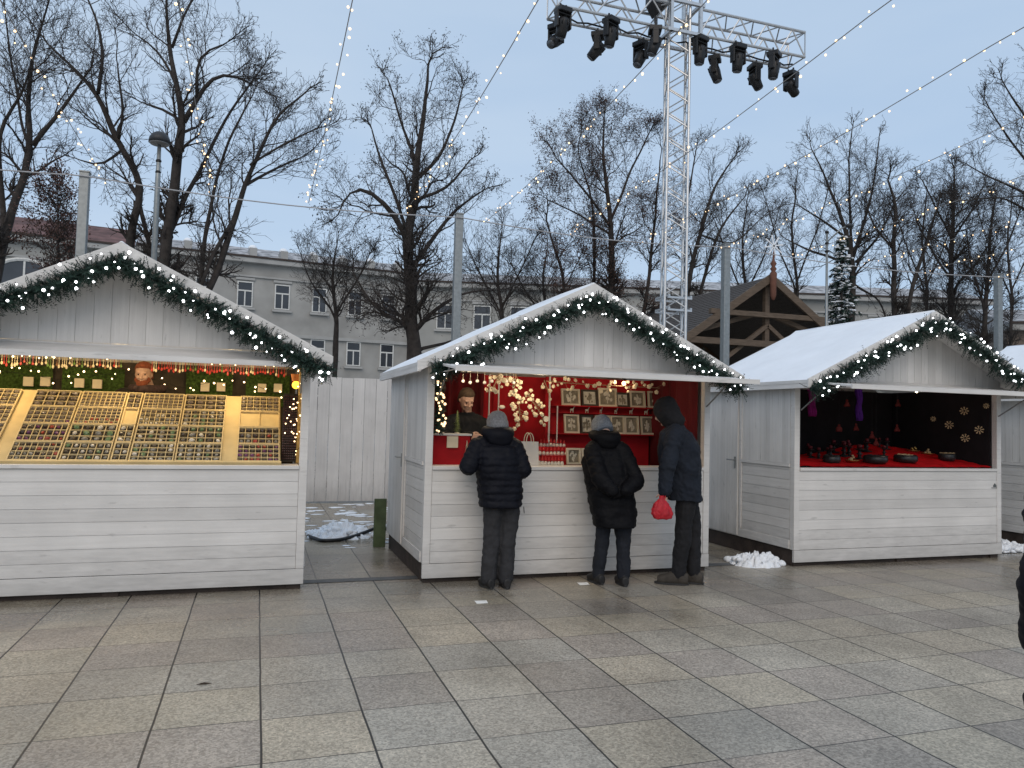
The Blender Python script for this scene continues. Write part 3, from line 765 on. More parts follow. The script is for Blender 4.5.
# ball ornaments
b0 = None
for i in range(8):
    p = at(463 + i * 7.2, 381 + (i % 2) * 1.5, 3.85)
    if b0 is None:
        b0 = empty('ball_ornament', 'white ball ornament hanging in the row above the seller', 'ornament', 'white balls above the seller'); MB().ball((0, 0, 0), .018, 12, 8).build('ball', mat('white_gloss', (.8, .76, .7), .25), b0, True); MB().tube([(0, 0, .018), (0, 0, .12)], .0015, 5).build('thread', M_CARD, b0); o = b0
    else: o = copy_tree(b0)
    o.location = p
# blossom sprays
def spray(label, segs, n, Y, seed):
    r_ = random.Random(seed); p0 = at(*segs[0][:2], Y); t = empty('blossom_spray', label, 'ornament', 'white blossom sprays', p0)
    st = MB(); base = None
    pts = [at(x, y, Y) - p0 for x, y in segs]; st.tube(pts, .004, 6)
    fl = MB()
    for k in range(5):
        a = 2 * pi * k / 5; c = Vector((cos(a) * .014, -.006, sin(a) * .014)); fl.ball(c, .014, 6, 4, (1, .5, 1))
    fl.ball((0, -.01, 0), .007, 6, 4)
    for i in range(n):
        q, d, _ = along(pts, (i + .5) / n); off = Vector((r_.uniform(-1, 1), r_.uniform(-.6, .6), r_.uniform(-1, .7))) * .075
        st.tube([q, q + off], .0018, 4)
        if base is None: base = fl.build('blossom', mat('cream_blossom', (.72, .62, .44), .7, .1), t, True); o = base
        else: o = base.copy(); C.objects.link(o); o.parent = t
        s_ = r_.uniform(.5, 1.05); o.location = q + off; o.scale = (s_, s_, s_); o.rotation_euler = (r_.uniform(-.5, .5), r_.uniform(0, 6), r_.uniform(-.6, .6))
    st.build('stem', mat('pale_twig', (.28, .2, .12), .8), t)
spray('tall cream blossom spray hanging against the red panel', [(516, 374), (514, 388), (518, 400), (520, 412), (519, 424)], 52, 3.95, 1)
spray('cream blossom spray curving to the right of the tall one', [(528, 392), (533, 402), (539, 411), (545, 419)], 28, 3.97, 2)
spray('cream blossom spray hanging above the dark curtain edge', [(499, 374), (495, 384), (491, 392)], 16, 3.7, 3)
spray('small cream blossoms hanging on threads near the middle of the red panel', [(544, 380), (548, 390), (550, 400)], 5, 4.1, 4)
p = at(546, 419, 3.9); t = empty('wood_disc_ornament', 'round cream ornament at the lower right of the blossoms', 'ornament', None, p)
MB().lathe([(0, -.006), (.03, -.006), (.03, .006), (0, .006)], n=16, mt=Matrix.Rotation(pi / 2, 4, 'X')).build('disc', M_PALE, t)
MB().lathe([(0, -.012), (.012, -.010), (0, -.006)], n=10, mt=Matrix.Rotation(pi / 2, 4, 'X')).build('centre', M_FRED, t)
p = at(502, 407, 4.0); o = MB().ball((0, 0, 0), .022, 8, 6, (1.6, .5, .9)).build('bow_ornament', M_PALE, smooth=True); o.location = p; tag(o, 'small pale bow between the dark curtain and the blossoms', 'bow')
# dark string of little hangings near the top right
spray('row of small dark and pale hangings along the top of the red rack', [(546, 381), (580, 384), (620, 386), (660, 388)], 40, 4.0, 6)
def lamp2(*a, **k): lamp(*a, **k)
lamp((2.62, 3.62, 1.97), 8.5, (1, .80, .55), 'ceiling_lamp', 'small warm lamp above the blossom sprays in the middle stall')
lamp((1.85, 3.62, 1.97), 4.5, (1, .80, .55), 'ceiling_lamp', 'small warm lamp above the seller in the middle stall')
lamp((3.7, 3.95, 2.0), 2.6, (1, .75, .5), 'ceiling_lamp', 'dim warm lamp above the picture rack in the middle stall')
#%%R
# ------------------------------------------------------------------ inside the stall right of centre
M_BCL = mat('black_cloth', (.010, .008, .010), .95, .3, 6)
o = MB().box(5.58, 8.47, 5.0, 5.03, .5, 2.03).build('black_backdrop', M_BCL); tag(o, 'black cloth across the back of the dark stall', 'backdrop')
o = MB().box(8.46, 8.475, 3.47, 4.99, .5, 2.03).build('black_backdrop', M_BCL); tag(o, 'black cloth on the right side behind the straw stars', 'backdrop')
o = MB().box(5.575, 5.59, 3.47, 4.99, .5, 2.03).build('black_backdrop', M_BCL); tag(o, 'black cloth on the left side behind the purple scarf', 'backdrop')
b = MB(); nx, ny = 90, 40; vs = []
def cloth_z(x, y):
    u = (y - 3.43) / 1.2
    base = 1.085 + .15 * max(0, u) * (1 - .35 * math.exp(-((x - 6.55) / .5) ** 2) * 1.4)
    base += .07 * math.exp(-((x - 7.75) / .55) ** 2) * u
    return base + .02 * abs(noise.noise(Vector((x * 5, y * 5, 0)))) + .010 * noise.noise(Vector((x * 14, y * 9, 2))) * min(1, u * 4)
for j in range(ny + 1):
    for i in range(nx + 1):
        x = 5.6 + 2.84 * i / nx; y = 3.43 + 1.2 * j / ny; vs.append((x, y, cloth_z(x, y)))
b.add(vs, [(j * (nx + 1) + i, j * (nx + 1) + i + 1, (j + 1) * (nx + 1) + i + 1, (j + 1) * (nx + 1) + i) for j in range(ny) for i in range(nx)])
o = b.build('red_cloth', mat('bright_red_cloth', (.55, .006, .010), .9, .3, 6, .4, spec=.1), smooth=True); tag(o, 'crumpled bright red cloth spread over the counter of the dark stall', 'cloth')
M_POT = mat('dark_bowl', (.02, .02, .02), .35, .3, 20); M_STRAW = mat('straw', (.48, .34, .19), .7, .2, 20); M_BRASS = mat('brass', (.55, .38, .14), .3, .2, 20, metal=.9)
def pot(x, y, r, label, fill):
    t = empty('dark_bowl', label, 'bowl', 'dark bowls on the red cloth', (x, y, cloth_z(x, y) - .005))
    MB().lathe([(0, 0), (r * .8, 0), (r, .03), (r * .98, .075), (r * .86, .095), (r * .8, .09), (r * .8, .07)], n=24).build('bowl', M_POT, t, True)
    b = MB(); r_ = random.Random(int(x * 100))
    for k in range(22):
        a = r_.random() * 6.28; q = r * .72 * math.sqrt(r_.random()); b.ball((cos(a) * q, sin(a) * q, .085 + .012 * r_.random()), .016, 6, 4, (1.4, 1, .6))
    b.build('filling', fill, t)
for (x, y, r, l, fl) in [(6.30, 3.72, .10, 'leftmost dark bowl on the red cloth', M_POT), (6.92, 3.70, .14, 'second dark bowl from the left, wide and low', M_POT), (7.36, 3.68, .135, 'third dark bowl from the left with pale filling', M_STRAW), (8.12, 3.78, .10, 'rightmost dark bowl on the red cloth with a pale rim', M_STRAW)]:
    pot(x, y, r, l, fl)
for i, (x, y, Y) in enumerate([(913, 443, 4.3), (937, 443, 4.15), (852, 455, 3.8)]):
    p = at(x, y, Y); p.z = cloth_z(p.x, Y)
    if p.x > 8.3: p.x = 8.2
    t = empty('brass_dish', ['brass dish with a small figure, left of the pale one', 'brass dish with pale shells near the straw stars', 'small brass dish between the two left bowls'][i], 'dish', 'brass dishes on the red cloth', p)
    MB().lathe([(0, 0), (.05, .005), (.085, .025), (.083, .03), (.05, .012), (0, .01)], n=20).build('dish', M_BRASS, t, True)
    b = MB()
    for k in range(7): b.ball((ru(-.04, .04), ru(-.03, .03), .03 + ru(0, .05)), ru(.012, .02), 6, 4)
    b.build('contents', M_STRAW if i else M_BRASS, t, True)
sb = None
for k, (x, y) in enumerate(((966, 411), (951, 425), (981, 430), (967, 438), (935, 419), (988, 406))):
    t = empty('straw_star', ['upper large', 'middle left', 'right hand', 'lowest', 'small dim leftmost', 'small top right'][k] + ' straw star hanging on the black side cloth', 'straw star', 'straw stars')
    b = MB(); r_ = .062 if k < 4 else .04
    for i in range(8):
        a = i * pi / 4 + k * .3; b.bar((.0, cos(a) * r_ * .25, sin(a) * r_ * .25), (.0, cos(a) * r_, sin(a) * r_), .010, .014, up=(1, 0, 0))
        for s in (-.16, .16): b.bar((-.004, cos(a) * r_ * .4, sin(a) * r_ * .4), (-.004, cos(a + s) * r_ * .95, sin(a + s) * r_ * .95), .005, up=(1, 0, 0))
    b.build('rays', M_STRAW, t)
    MB().ball((-.006, 0, 0), .012, 8, 6).build('knot', M_DBOARD, t)
    p = atx(x, y, 8.43); t.location = p; t.rotation_euler = (0, 0, .75); t.scale = (.85, .85, .85)
    t.location.x -= .03
v0 = None; r_ = random.Random(12)
for k in range(22):     # dark cast candlesticks and vases crowding the middle
    if v0 is None:
        v0 = empty('dark_candlestick', 'dark candlestick in the crowd of dark wares behind the bowls', 'candlestick', 'dark wares crowding the red cloth')
        MB().lathe([(0, 0), (.045, 0), (.04, .015), (.012, .03), (.010, .08), (.022, .10), (.010, .12), (.012, .17), (.035, .19), (.03, .20), (0, .20)], n=12).build('stem', M_POT, v0, True)
        MB().lathe([(0, .20), (.016, .20), (.016, .27), (0, .28)], n=8).build('candle', mat('dark_red_wax', (.12, .015, .02), .5), v0, True); o = v0
    else: o = copy_tree(v0)
    x = r_.uniform(6.5, 7.75) if k < 15 else r_.uniform(5.9, 8.2); y = r_.uniform(4.0, 4.5); o.location = (x, y, cloth_z(x, y) - .004); s_ = r_.uniform(.7, 1.2); o.scale = (s_ * r_.uniform(1.0, 1.9),) * 2 + (s_ * .62,)
def scarf(p, w_, h, m_, label):
    b = MB(); n = 14; vs = []
    for j in range(13):
        for i in range(n + 1):
            u = i / n - .5; vs.append((p.x + u * w_ * (1 + .2 * sin(j * .8)), p.y + .025 * sin(i * 1.4) + .01 * sin(j), p.z - h * j / 12))
    b.add(vs, [(j * (n + 1) + i, j * (n + 1) + i + 1, (j + 1) * (n + 1) + i + 1, (j + 1) * (n + 1) + i) for j in range(12) for i in range(n)])
    o = b.build('scarf', m_, smooth=True); md = o.modifiers.new('s', 'SOLIDIFY'); md.thickness = .006; tag(o, label, 'scarf', 'hanging scarves')
scarf(at(812, 384, 4.2), .10, .40, mat('magenta_wool', (.26, .012, .16), .95, .3, 20), 'magenta scarf hanging at the left of the dark stall')
scarf(at(859, 386, 4.4), .08, .45, mat('violet_wool', (.10, .02, .26), .95, .3, 20), 'violet scarf hanging in the dark stall right of the magenta one')
M_DIM = mat('dull_red_felt', (.16, .025, .022), .95, .3, 20)
for k, (x, y, Y) in enumerate([(847, 404, 4.5), (839, 429, 4.5), (872, 436, 4.5), (876, 443, 4.3), (897, 429, 4.5), (856, 428, 4.7), (898, 404, 4.7)]):
    p = at(x, y, Y); t = empty('felt_ornament', ['dull red felt heart at the upper left', 'wide dull red felt bird at the left', 'red felt figure near the middle', 'low red felt figure above the bowls', 'slim red felt figure in the centre', 'small red felt figure behind the bird', 'top red felt figure under the awning'][k] + ' inside the dark stall', 'ornament', 'felt ornaments in the dark stall', p)
    b = MB(); b.ball((0, 0, 0), .035, 10, 6, (1 + .5 * (k == 1), .4, 1)); b.ball((.0, 0, .045), .02, 8, 6, (1, .6, 1)); b.ball((-.03, 0, -.02), .018, 6, 5); b.ball((.03, 0, -.02), .018, 6, 5)
    b.build('body', M_DIM, t, True); MB().tube([(0, 0, .06), (0, 0, 2.0 - p.z)], .0015, 4).build('thread', M_BLACK, t)
lamp((7.6, 3.75, 1.96), 1.6, (1, .9, .75), 'ceiling_lamp', 'small lamp under the roof of the dark stall')
# small emblem on the front of this stall: a little house mark over a short bar
em = empty('emblem', 'tiny dark house emblem over a thin bar on the white front boards', 'emblem', None, at(995, 487, 3.385))
b = MB(); b.prism([(-.024, 0, 0), (.024, 0, 0), (.024, 0, .018), (0, 0, .045), (-.024, 0, .018)], (0, .004, 0)); b.build('house_mark', mat('grey_print', (.10, .11, .11), .7), em)
MB().box(-.055, .05, 0, .004, -.014, -.007).build('bar', mat('grey_print', (0, 0, 0)), em)
# ------------------------------------------------------------------ people
M_SKIN = mat('skin', (.52, .33, .25), .55, .10, 14)
def bake(o, vox, sm=4, f=.6, fold=None):
    md = o.modifiers.new('r', 'REMESH'); md.mode = 'VOXEL'; md.voxel_size = vox; md.use_smooth_shade = True
    if sm: s_ = o.modifiers.new('s', 'SMOOTH'); s_.iterations = sm; s_.factor = f
    dg = bpy.context.evaluated_depsgraph_get(); dg.update()
    me = bpy.data.meshes.new_from_object(o.evaluated_get(dg)); mt_ = o.data.materials[0]
    o.modifiers.clear(); old = o.data; o.data = me; me.name = old.name
    bpy.data.meshes.remove(old)
    if not me.materials: me.materials.append(mt_)
    if fold:      # cloth folds pressed into the baked surface
        amp, fx_, fz_, sd_ = fold
        nrm = [v.normal.copy() for v in me.vertices]; out = []
        for v, nn in zip(me.vertices, nrm):
            p = v.co.copy(); a = noise.noise(Vector((p.x * fx_ + sd_, p.y * fx_, p.z * fz_))); c = noise.noise(Vector((p.x * fx_ * 2.3, p.y * fx_ * 2.3 + sd_, p.z * fz_ * 2.6 + p.x * 6)))
            out.extend(p + nn * (amp * (a * 1.1 + .55 * (abs(c) * 2 - .5))))
        me.vertices.foreach_set('co', out); me.update()
    me.polygons.foreach_set('use_smooth', [True] * len(me.polygons))
    return o
def resample(pts, rad, step=.012):
    P_, R_, S_ = [], [], []; s = 0
    for i in range(len(pts) - 1):
        a, b = Vector(pts[i]), Vector(pts[i + 1]); n = max(1, int((b - a).length / step))
        for k in range(n):
            u = k / n; P_.append(a.lerp(b, u)); R_.append(rad[i] + (rad[i + 1] - rad[i]) * u); S_.append(s + (b - a).length * u)
        s += (b - a).length
    P_.append(Vector(pts[-1])); R_.append(rad[-1]); S_.append(s)
    # round the corners a little
    for _ in range(3):
        Q = [P_[0]] + [(P_[i - 1] + P_[i] * 2 + P_[i + 1]) / 4 for i in range(1, len(P_) - 1)] + [P_[-1]]; P_ = Q
    return P_, R_, S_
def limb(b, pts, rad, puff=0, pitch=.07, wr=0, seed=0, n=16):
    P_, R_, S_ = resample(pts, rad)
    R2 = []
    for p, r, s in zip(P_, R_, S_):
        k = 1.0
        if puff: k *= 1 + puff * (abs(sin(pi * s / pitch)) ** .6 - .6)
        if wr: k *= 1 + wr * noise.noise(Vector((s * 22, seed, 0)))
        R2.append(r * k)
    b.tube(P_, R2, n); b.ball(P_[0], R2[0] * .98, 12, 8); b.ball(P_[-1], R2[-1] * .98, 12, 8)
def trunk(b, secs, puff=0, pitch=.07, wr=0, seed=0, n=28):
    """secs: (centre, half width, half depth, side dir, front dir)"""
    rs = []; s = 0; rings_ = []
    for i in range(len(secs) - 1):
        A, B = secs[i], secs[i + 1]; Ln = (Vector(B[0]) - Vector(A[0])).length; m_ = max(1, int(Ln / .012))
        for k in range(m_ + (i == len(secs) - 2)):
            u = k / m_; u2 = u * u * (3 - 2 * u) * .5 + u * .5
            c = Vector(A[0]).lerp(Vector(B[0]), u); w_ = A[1] + (B[1] - A[1]) * u2; d = A[2] + (B[2] - A[2]) * u2
            sd_ = Vector(A[3]).lerp(Vector(B[3]), u).normalized(); fd = Vector(A[4]).lerp(Vector(B[4]), u).normalized()
            kk = 1 + (puff * (abs(sin(pi * (s + Ln * u) / pitch)) ** .6 - .6) if puff else 0)
            ring = []
            for q in range(n):
                t = 2 * pi * q / n; ct, st_ = cos(t), sin(t)
                ex = .82   # squarer than an ellipse
                x = math.copysign(abs(ct) ** ex, ct) * w_ * kk; y = math.copysign(abs(st_) ** ex, st_) * d * kk
                wv_ = 1 + wr * noise.noise(Vector((ct * 1.6, st_ * 1.6, (s + Ln * u) * 7 + seed)))
                ring.append(c + sd_ * x * wv_ + fd * y * wv_)
            rings_.append(ring)
        s += Ln
    b.loft(rings_)
def hand(b, wrist, d, side, nrm, curl=.5, s=1.0):
    """palm, four unequal bent fingers, and a thumb leaving the side of the palm"""
    d = Vector(d).normalized(); side = Vector(side); side = (side - d * side.dot(d)).normalized(); nrm = Vector(nrm); nrm = (nrm - d * nrm.dot(d) - side * nrm.dot(side)).normalized()
    w = Vector(wrist); sec = []
    for u, hw, hd in ((0, .026, .019), (.03, .034, .016), (.06, .040, .014), (.088, .040, .012)):
        sec.append((w + d * u * s, hw * s, hd * s, side, nrm))
    trunk(b, sec, n=14)
    for i, (ln, o) in enumerate(((.070, .030), (.080, .010), (.074, -.010), (.058, -.029))):
        p = w + d * .082 * s + side * o * s; a = 0; pts = [w + d * .05 * s + side * o * .8 * s, p]; dd = d.copy()
        for k in range(3):
            a += curl * (.55 + .15 * k); dr = d * cos(a) + nrm * sin(a) + side * o * 1.2
            p = p + dr.normalized() * ln * s * (.45, .32, .23)[k]; pts.append(p)
        b.tube(pts, [.009 * s, .009 * s, .0085 * s, .008 * s, .0068 * s], 8); b.ball(p, .0068 * s, 8, 6)
    p = w + d * .022 * s + side * .028 * s; pts = [w + d * .012 * s + side * .010 * s, p]
    for k in range(2):
        dr = (d * .75 + side * (.65 - .45 * k) + nrm * (.35 + curl * .5)).normalized(); p = p + dr * (.040, .030)[k] * s; pts.append(p)
    b.tube(pts, [.012 * s, .012 * s, .010 * s, .008 * s], 8); b.ball(p, .008 * s, 8, 6)
def head(b, c, f, up, s=1.0):
    c = Vector(c); f = Vector(f).normalized(); up = Vector(up); up = (up - f * up.dot(f)).normalized(); r = f.cross(up).normalized()
    M3 = Matrix((r, f, up)).transposed()
    def q(x, y, z): return c + M3 @ Vector((x * s, y * s, z * s))
    rings_ = []
    for z, hw, fr, bk_ in ((-.115, .020, .055, .0), (-.108, .034, .072, .02), (-.085, .050, .082, .045), (-.05, .062, .086, .075), (-.01, .070, .088, .090), (.03, .074, .090, .097), (.065, .070, .080, .093), (.095, .055, .056, .072), (.112, .032, .03, .042), (.12, .008, .008, .01)):
        cy_ = (fr - bk_) / 2; hd = (fr + bk_) / 2
        rings_.append([q(cos(2 * pi * k / 20) * hw, cy_ + sin(2 * pi * k / 20) * hd, z) for k in range(20)])
    b.loft(rings_)
    b.tube([q(0, .088, .018), q(0, .102, -.008), q(0, .112, -.026)], [.008, .010, .013], 8); b.ball(q(0, .108, -.028), .014, 8, 6)   # nose
    for sx in (-1, 1):
        b.ball(q(sx * .030, .083, .028), .017, 8, 6, (1.2, .8, .6))      # brow
        b.ball(q(sx * .036, .074, -.025), .018, 8, 6)                    # cheek
        b.ball(q(sx * .074, -.005, -.005), .018, 8, 6, (.5, .8, 1.4))    # ear
        b.ball(q(sx * .012, .096, -.028), .008, 6, 5)
    b.ball(q(0, .088, -.055), .016, 8, 6, (1.4, .7, .4)); b.ball(q(0, .086, -.066), .015, 8, 6, (1.2, .7, .5)); b.ball(q(0, .072, -.095), .022, 8, 6)   # lips, chin
    return q
def X(a, b_, u): return Vector(a).lerp(Vector(b_), u)
def person(label, J, coat=None, coat_m=None, trouser_m=None, shoe_m=None, puff=0, pitch=.07, hands=(1, 1), visible_legs=True, group=None, long=None, trouser_r=(.095, .075, .070), shoe_s=1.0, hem_w=(.21, .15), chest_w=(.215, .135), waist_w=None, sleeve_r=(.078, .066, .052), curl=.5, glove_m=None, fuller=1.0):
    root = Vector((J['hip'][0], J['hip'][1], 0)); t = empty('person', label, 'person', group, root)
    Jv = {k: (Vector(v) if not isinstance(v, (int, float)) else v) for k, v in J.items()}
    side = Jv['side'].normalized(); front = Vector((0, 0, 1)).cross(side).normalized() if 'front' not in Jv else Jv['front'].normalized()
    b = MB(); hip, nk, hd = Jv['hip'], Jv['neck'], Jv['head']
    trunk(b, [(hip - Vector((0, 0, .06)), .120, .080, side, front), (hip + Vector((0, 0, .03)), .130, .085, side, front), (X(hip, nk, .35), .125, .085, side, front), (X(hip, nk, .7), .155, .10, side, front), (X(hip, nk, .92), .15, .07, side, front), (nk, .06, .055, side, front)])
    limb(b, [nk - Vector((0, 0, .05)), nk, X(nk, hd, .6)], [.06, .052, .052])
    q = head(b, hd, Jv['face'], Jv.get('up', Vector((0, 0, 1))))
    for s_ in ('l', 'r'):
        sh, el, wr = Jv['sh' + s_], Jv['el' + s_], Jv['wr' + s_]
        limb(b, [X(sh, nk, .3), sh, X(sh, el, .5), el, X(el, wr, .3), wr], [.05, .052, .044, .038, .039, .027])
        hdv = Jv.get('hd' + s_, wr - el)
        if hands[0 if s_ == 'l' else 1] and not glove_m: hand(b, wr, hdv, Jv.get('th' + s_, Vector((0, 0, 1))), Jv.get('pn' + s_, Vector((0, 0, -1))), curl)
        if visible_legs:
            hp = hip + side * (.075 if s_ == 'r' else -.075) - Vector((0, 0, .04)); kn, an = Jv['kn' + s_], Jv['an' + s_]
            limb(b, [hp, X(hp, kn, .4), kn, X(kn, an, .3), an], [.070, .062, .047, .046, .034])
            tv = Jv['toe' + s_]; limb(b, [an - Vector((0, 0, .03)) - tv * .03, an - Vector((0, 0, .045)) + tv * .13], [.034, .026])
    o = b.build('body', M_SKIN, t, origin=root); o.location = (0, 0, 0); bake(o, .007, 2, .4)
    if glove_m:
        for s_ in ('l', 'r'):
            b = MB(); hand(b, Jv['wr' + s_], Jv.get('hd' + s_, Vector((0, 0, -1))), Jv.get('th' + s_, Vector((0, 0, 1))), Jv.get('pn' + s_, Vector((0, 0, -1))), curl, 1.12)
            og = b.build('glove', glove_m, t, origin=root); og.location = (0, 0, 0); bake(og, .006, 1, .4)
    # eyes
    for sx in (-1, 1):
        e = MB().ball(q(sx * .030, .0815, .006) - root, .0075, 8, 6).build('eye', mat('eye_dark', (.03, .025, .02), .2), t, True)
    if coat_m:
        b = MB(); bot = Jv.get('hem', hip - Vector((0, 0, .1))); wz = waist_w or (hem_w[0] * .95, hem_w[1] * .95)
        tw = [(bot, hem_w[0], hem_w[1], side, front), (X(bot, nk, .35), wz[0], wz[1], side, front), (X(bot, nk, .72), chest_w[0], chest_w[1], side, front), (X(bot, nk, .90), chest_w[0] * .93, chest_w[1] * .85, side, front), (X(bot, nk, .985), .105, .085, side, front), (nk + (hd - nk) * .18, .078, .075, side, front)]
        trunk(b, tw, puff, pitch, .10, 3)
        for s_ in ('l', 'r'):
            sh, el, wr = Jv['sh' + s_], Jv['el' + s_], Jv['wr' + s_]
            limb(b, [X(sh, nk, .45), X(sh, nk, .02), X(sh, el, .55), el, X(el, wr, .5), wr], [sleeve_r[0] * .92, sleeve_r[0], sleeve_r[1], sleeve_r[1] * 1.02, sleeve_r[1] * .92, sleeve_r[2]], puff * 1.3, pitch * .9, .12, 5)
        o = b.build('coat', coat_m, t, origin=root); o.location = (0, 0, 0); bake(o, .009, 2, .5, fold=(.007 if puff else .013, 9, 13 if puff else 7, 2.2))
    if visible_legs and trouser_m:
        b = MB(); hpz = hip - Vector((0, 0, .02))
        trunk(b, [(hip - Vector((0, 0, .10)), .150, .115, side, front), (hip + Vector((0, 0, .10)), .155, .115, side, front)])
        for s_ in ('l', 'r'):
            hp = hip + side * (.080 if s_ == 'r' else -.080) - Vector((0, 0, .04)); kn, an = Jv['kn' + s_], Jv['an' + s_]
            limb(b, [hp, X(hp, kn, .45), kn, X(kn, an, .5), an + Vector((0, 0, .06)), an + Vector((0, 0, .005))], [trouser_r[0], trouser_r[0] * .95, trouser_r[1], trouser_r[1] * .95, trouser_r[2], trouser_r[2] * .98], 0, .1, .09, (1.3 if s_ == 'l' else 4.1))
        o = b.build('trousers', trouser_m, t, origin=root); o.location = (0, 0, 0); bake(o, .009, 2, .5, fold=(.010, 10, 6, 5.1))
    if visible_legs and shoe_m:
        for s_ in ('l', 'r'):
            an = Jv['an' + s_]; tv = Jv['toe' + s_].normalized(); sd_ = tv.cross(Vector((0, 0, 1))); g = Vector((an.x, an.y, 0)); k = shoe_s
            b = MB(); ax = Vector((0, 0, 1))
            limb(b, [an + ax * .05 * k, g + ax * .055 * k - tv * .01], [.048 * k, .050 * k])
            trunk(b, [(g - tv * .075 * k + ax * .047 * k, .032 * k, .042 * k, sd_, ax), (g - tv * .03 * k + ax * .055 * k, .043 * k, .053 * k, sd_, ax), (g + tv * .06 * k + ax * .052 * k, .046 * k, .049 * k, sd_, ax), (g + tv * .125 * k + ax * .040 * k, .048 * k, .037 * k, sd_, ax), (g + tv * .165 * k + ax * .034 * k, .036 * k, .028 * k, sd_, ax)])
            o = b.build('shoe', shoe_m, t, origin=root); o.location = (0, 0, 0); bake(o, .007, 2, .5)
            b = MB(); out = []
            for a in range(20):
                w_ = 2 * pi * a / 20; yy = sin(w_) * .135 * k + .052 * k; out.append(g + tv * yy + sd_ * cos(w_) * (.042 + .006 * (yy > .05)) * k + ax * .002 - root)
            b.prism(out, (0, 0, .018)); b.build('sole', mat('rubber_sole', (.03, .03, .03), .8), o)
    return t, q, root
def knit_hat(t, q, root, m_, name='hat', brim=True, s=1.0):
    b = MB(); rs = []
    prof = [(-.052, .082), (-.05, .097), (-.015, .102), (.02, .104), (.03, .099), (.07, .097), (.105, .082), (.130, .054), (.142, .014)] if brim else [(.0, .086), (.05, .087), (.085, .074), (.115, .05), (.13, .015)]
    for z, r in prof:
        ring = []
        for k in range(40):
            a = 2 * pi * k / 40; rr = r * (1 + .016 * (k % 2)) * s; ring.append(q(cos(a) * rr * .93, -.004 + sin(a) * rr * 1.12 * (.98 if sin(a) > 0 else 1), z) - root)
        rs.append(ring)
    b.loft(rs); return b.build(name, m_, t, True)
def hair(t, q, root, m_, seed=1, back=-.08):
    b = MB(); r_ = random.Random(seed); rs = []
    for z, r, y0 in ((-.045, .074, -.045), (-.01, .080, -.03), (.03, .083, -.014), (.07, .079, -.006), (.10, .064, -.004), (.122, .040, 0), (.13, .01, 0)):
        rs.append([q(cos(2 * pi * k / 24) * r * (1 + .03 * r_.random()), y0 + sin(2 * pi * k / 24) * (r * 1.14 if sin(2 * pi * k / 24) < 0 else r * (.55 if z < .05 else 1.05)), z) - root for k in range(24)])
    b.loft(rs); return b.build('hair', m_, t, True)
M_NAVY = mat('navy_quilted_nylon', (.0055, .0062, .0105), .6, .2, 8, .15, spec=.14)
M_BLKC = mat('black_quilted_nylon', (.0042, .0042, .0055), .65, .2, 8, .15, spec=.12)
M_BLUEC = mat('dark_blue_jacket', (.0045, .008, .016), .85, .25, 6, .2)
M_GREYT = mat('grey_trousers', (.026, .026, .029), .85, .2, 12, .2)
M_JEAN = mat('dark_jeans', (.008, .010, .016), .85, .25, 14, .2)
M_BLKT = mat('black_trousers', (.008, .008, .010), .85, .25, 14, .2)
M_SHOE = mat('black_shoe', (.015, .014, .014), .5, .2, 12)
M_BOOT = mat('brown_grey_boot', (.045, .038, .031), .8, .3, 16, .3)
M_GKNIT = mat('grey_knit', (.22, .22, .23), .95, .25, 60, .6, bscale=90)
M_BKNIT = mat('blue_grey_knit', (.16, .18, .21), .95, .25, 60, .6, bscale=90)
# customer at the left, both arms on the counter
t, q, rt = person('person in short dark puffer jacket, grey trousers and grey knit hat, arms on the counter',
  dict(hip=(2.06, 3.07, .83), neck=(2.01, 3.10, 1.335), head=(2.02, 3.13, 1.46), face=(-.15, .9, -.4), up=(0, .3, 1), side=(1, -.03, 0),
       shl=(1.815, 3.09, 1.265), shr=(2.175, 3.07, 1.265), ell=(1.725, 3.02, 1.09), elr=(2.245, 3.01, 1.06), wrl=(1.80, 3.30, 1.135), wrr=(2.16, 3.29, 1.13),
       hdl=(.4, 1, .05), hdr=(-.6, 1, .05), thl=(1, 0, .3), thr=(-1, 0, .3), pnl=(0, 0, -1), pnr=(0, 0, -1),
       knl=(1.985, 3.10, .45), knr=(2.135, 3.09, .45), anl=(1.965, 3.10, .08), anr=(2.125, 3.08, .08), toel=(-.12, 1, 0), toer=(.12, 1, 0), hem=(2.05, 3.07, .73)),
  coat_m=M_NAVY, trouser_m=M_GREYT, shoe_m=M_SHOE, puff=.075, pitch=.062, hem_w=(.20, .155), chest_w=(.235, .16), waist_w=(.205, .16), sleeve_r=(.088, .078, .060), trouser_r=(.092, .078, .074))
knit_hat(t, q, rt, M_GKNIT)
def collar(t, rt, nk, r1, m_, z=.05, name='hood', fd=(0, 1, 0), back=.05, rr=.045, squash=.7):
    b = MB(); fd = Vector(fd).normalized(); sd_ = fd.cross(Vector((0, 0, 1))); pts = []
    for k in range(13):
        a = pi * (-.15 + 1.30 * k / 12); pts.append(Vector(nk) + sd_ * cos(a) * r1 - fd * (sin(a) * r1 * 1.05 - .02) + Vector((0, 0, z - .035 * max(0, sin(a)))))
    limb(b, pts, [rr * (.7 + .5 * sin(pi * k / 12)) for k in range(13)])
    b.ball(Vector(nk) - fd * (r1 * .75) + Vector((0, 0, z - .055)), .105, 16, 12, (1.15, .62, .85))
    b.ball(Vector(nk) + Vector((0, 0, z - .05)), r1 * .95, 14, 10)
    o = b.build(name, m_, t, origin=rt); o.location = (0, 0, 0); bake(o, .009, 3, .5); return o
collar(t, rt, (2.01, 3.09, 1.34), .105, M_NAVY, rr=.058, z=.075)
o = MB().tube([(2.245, 2.99, .74), (2.25, 2.985, .68)], .004, 5).build('drawcord', M_BLACK, t, origin=rt); o.location = (0, 0, 0)
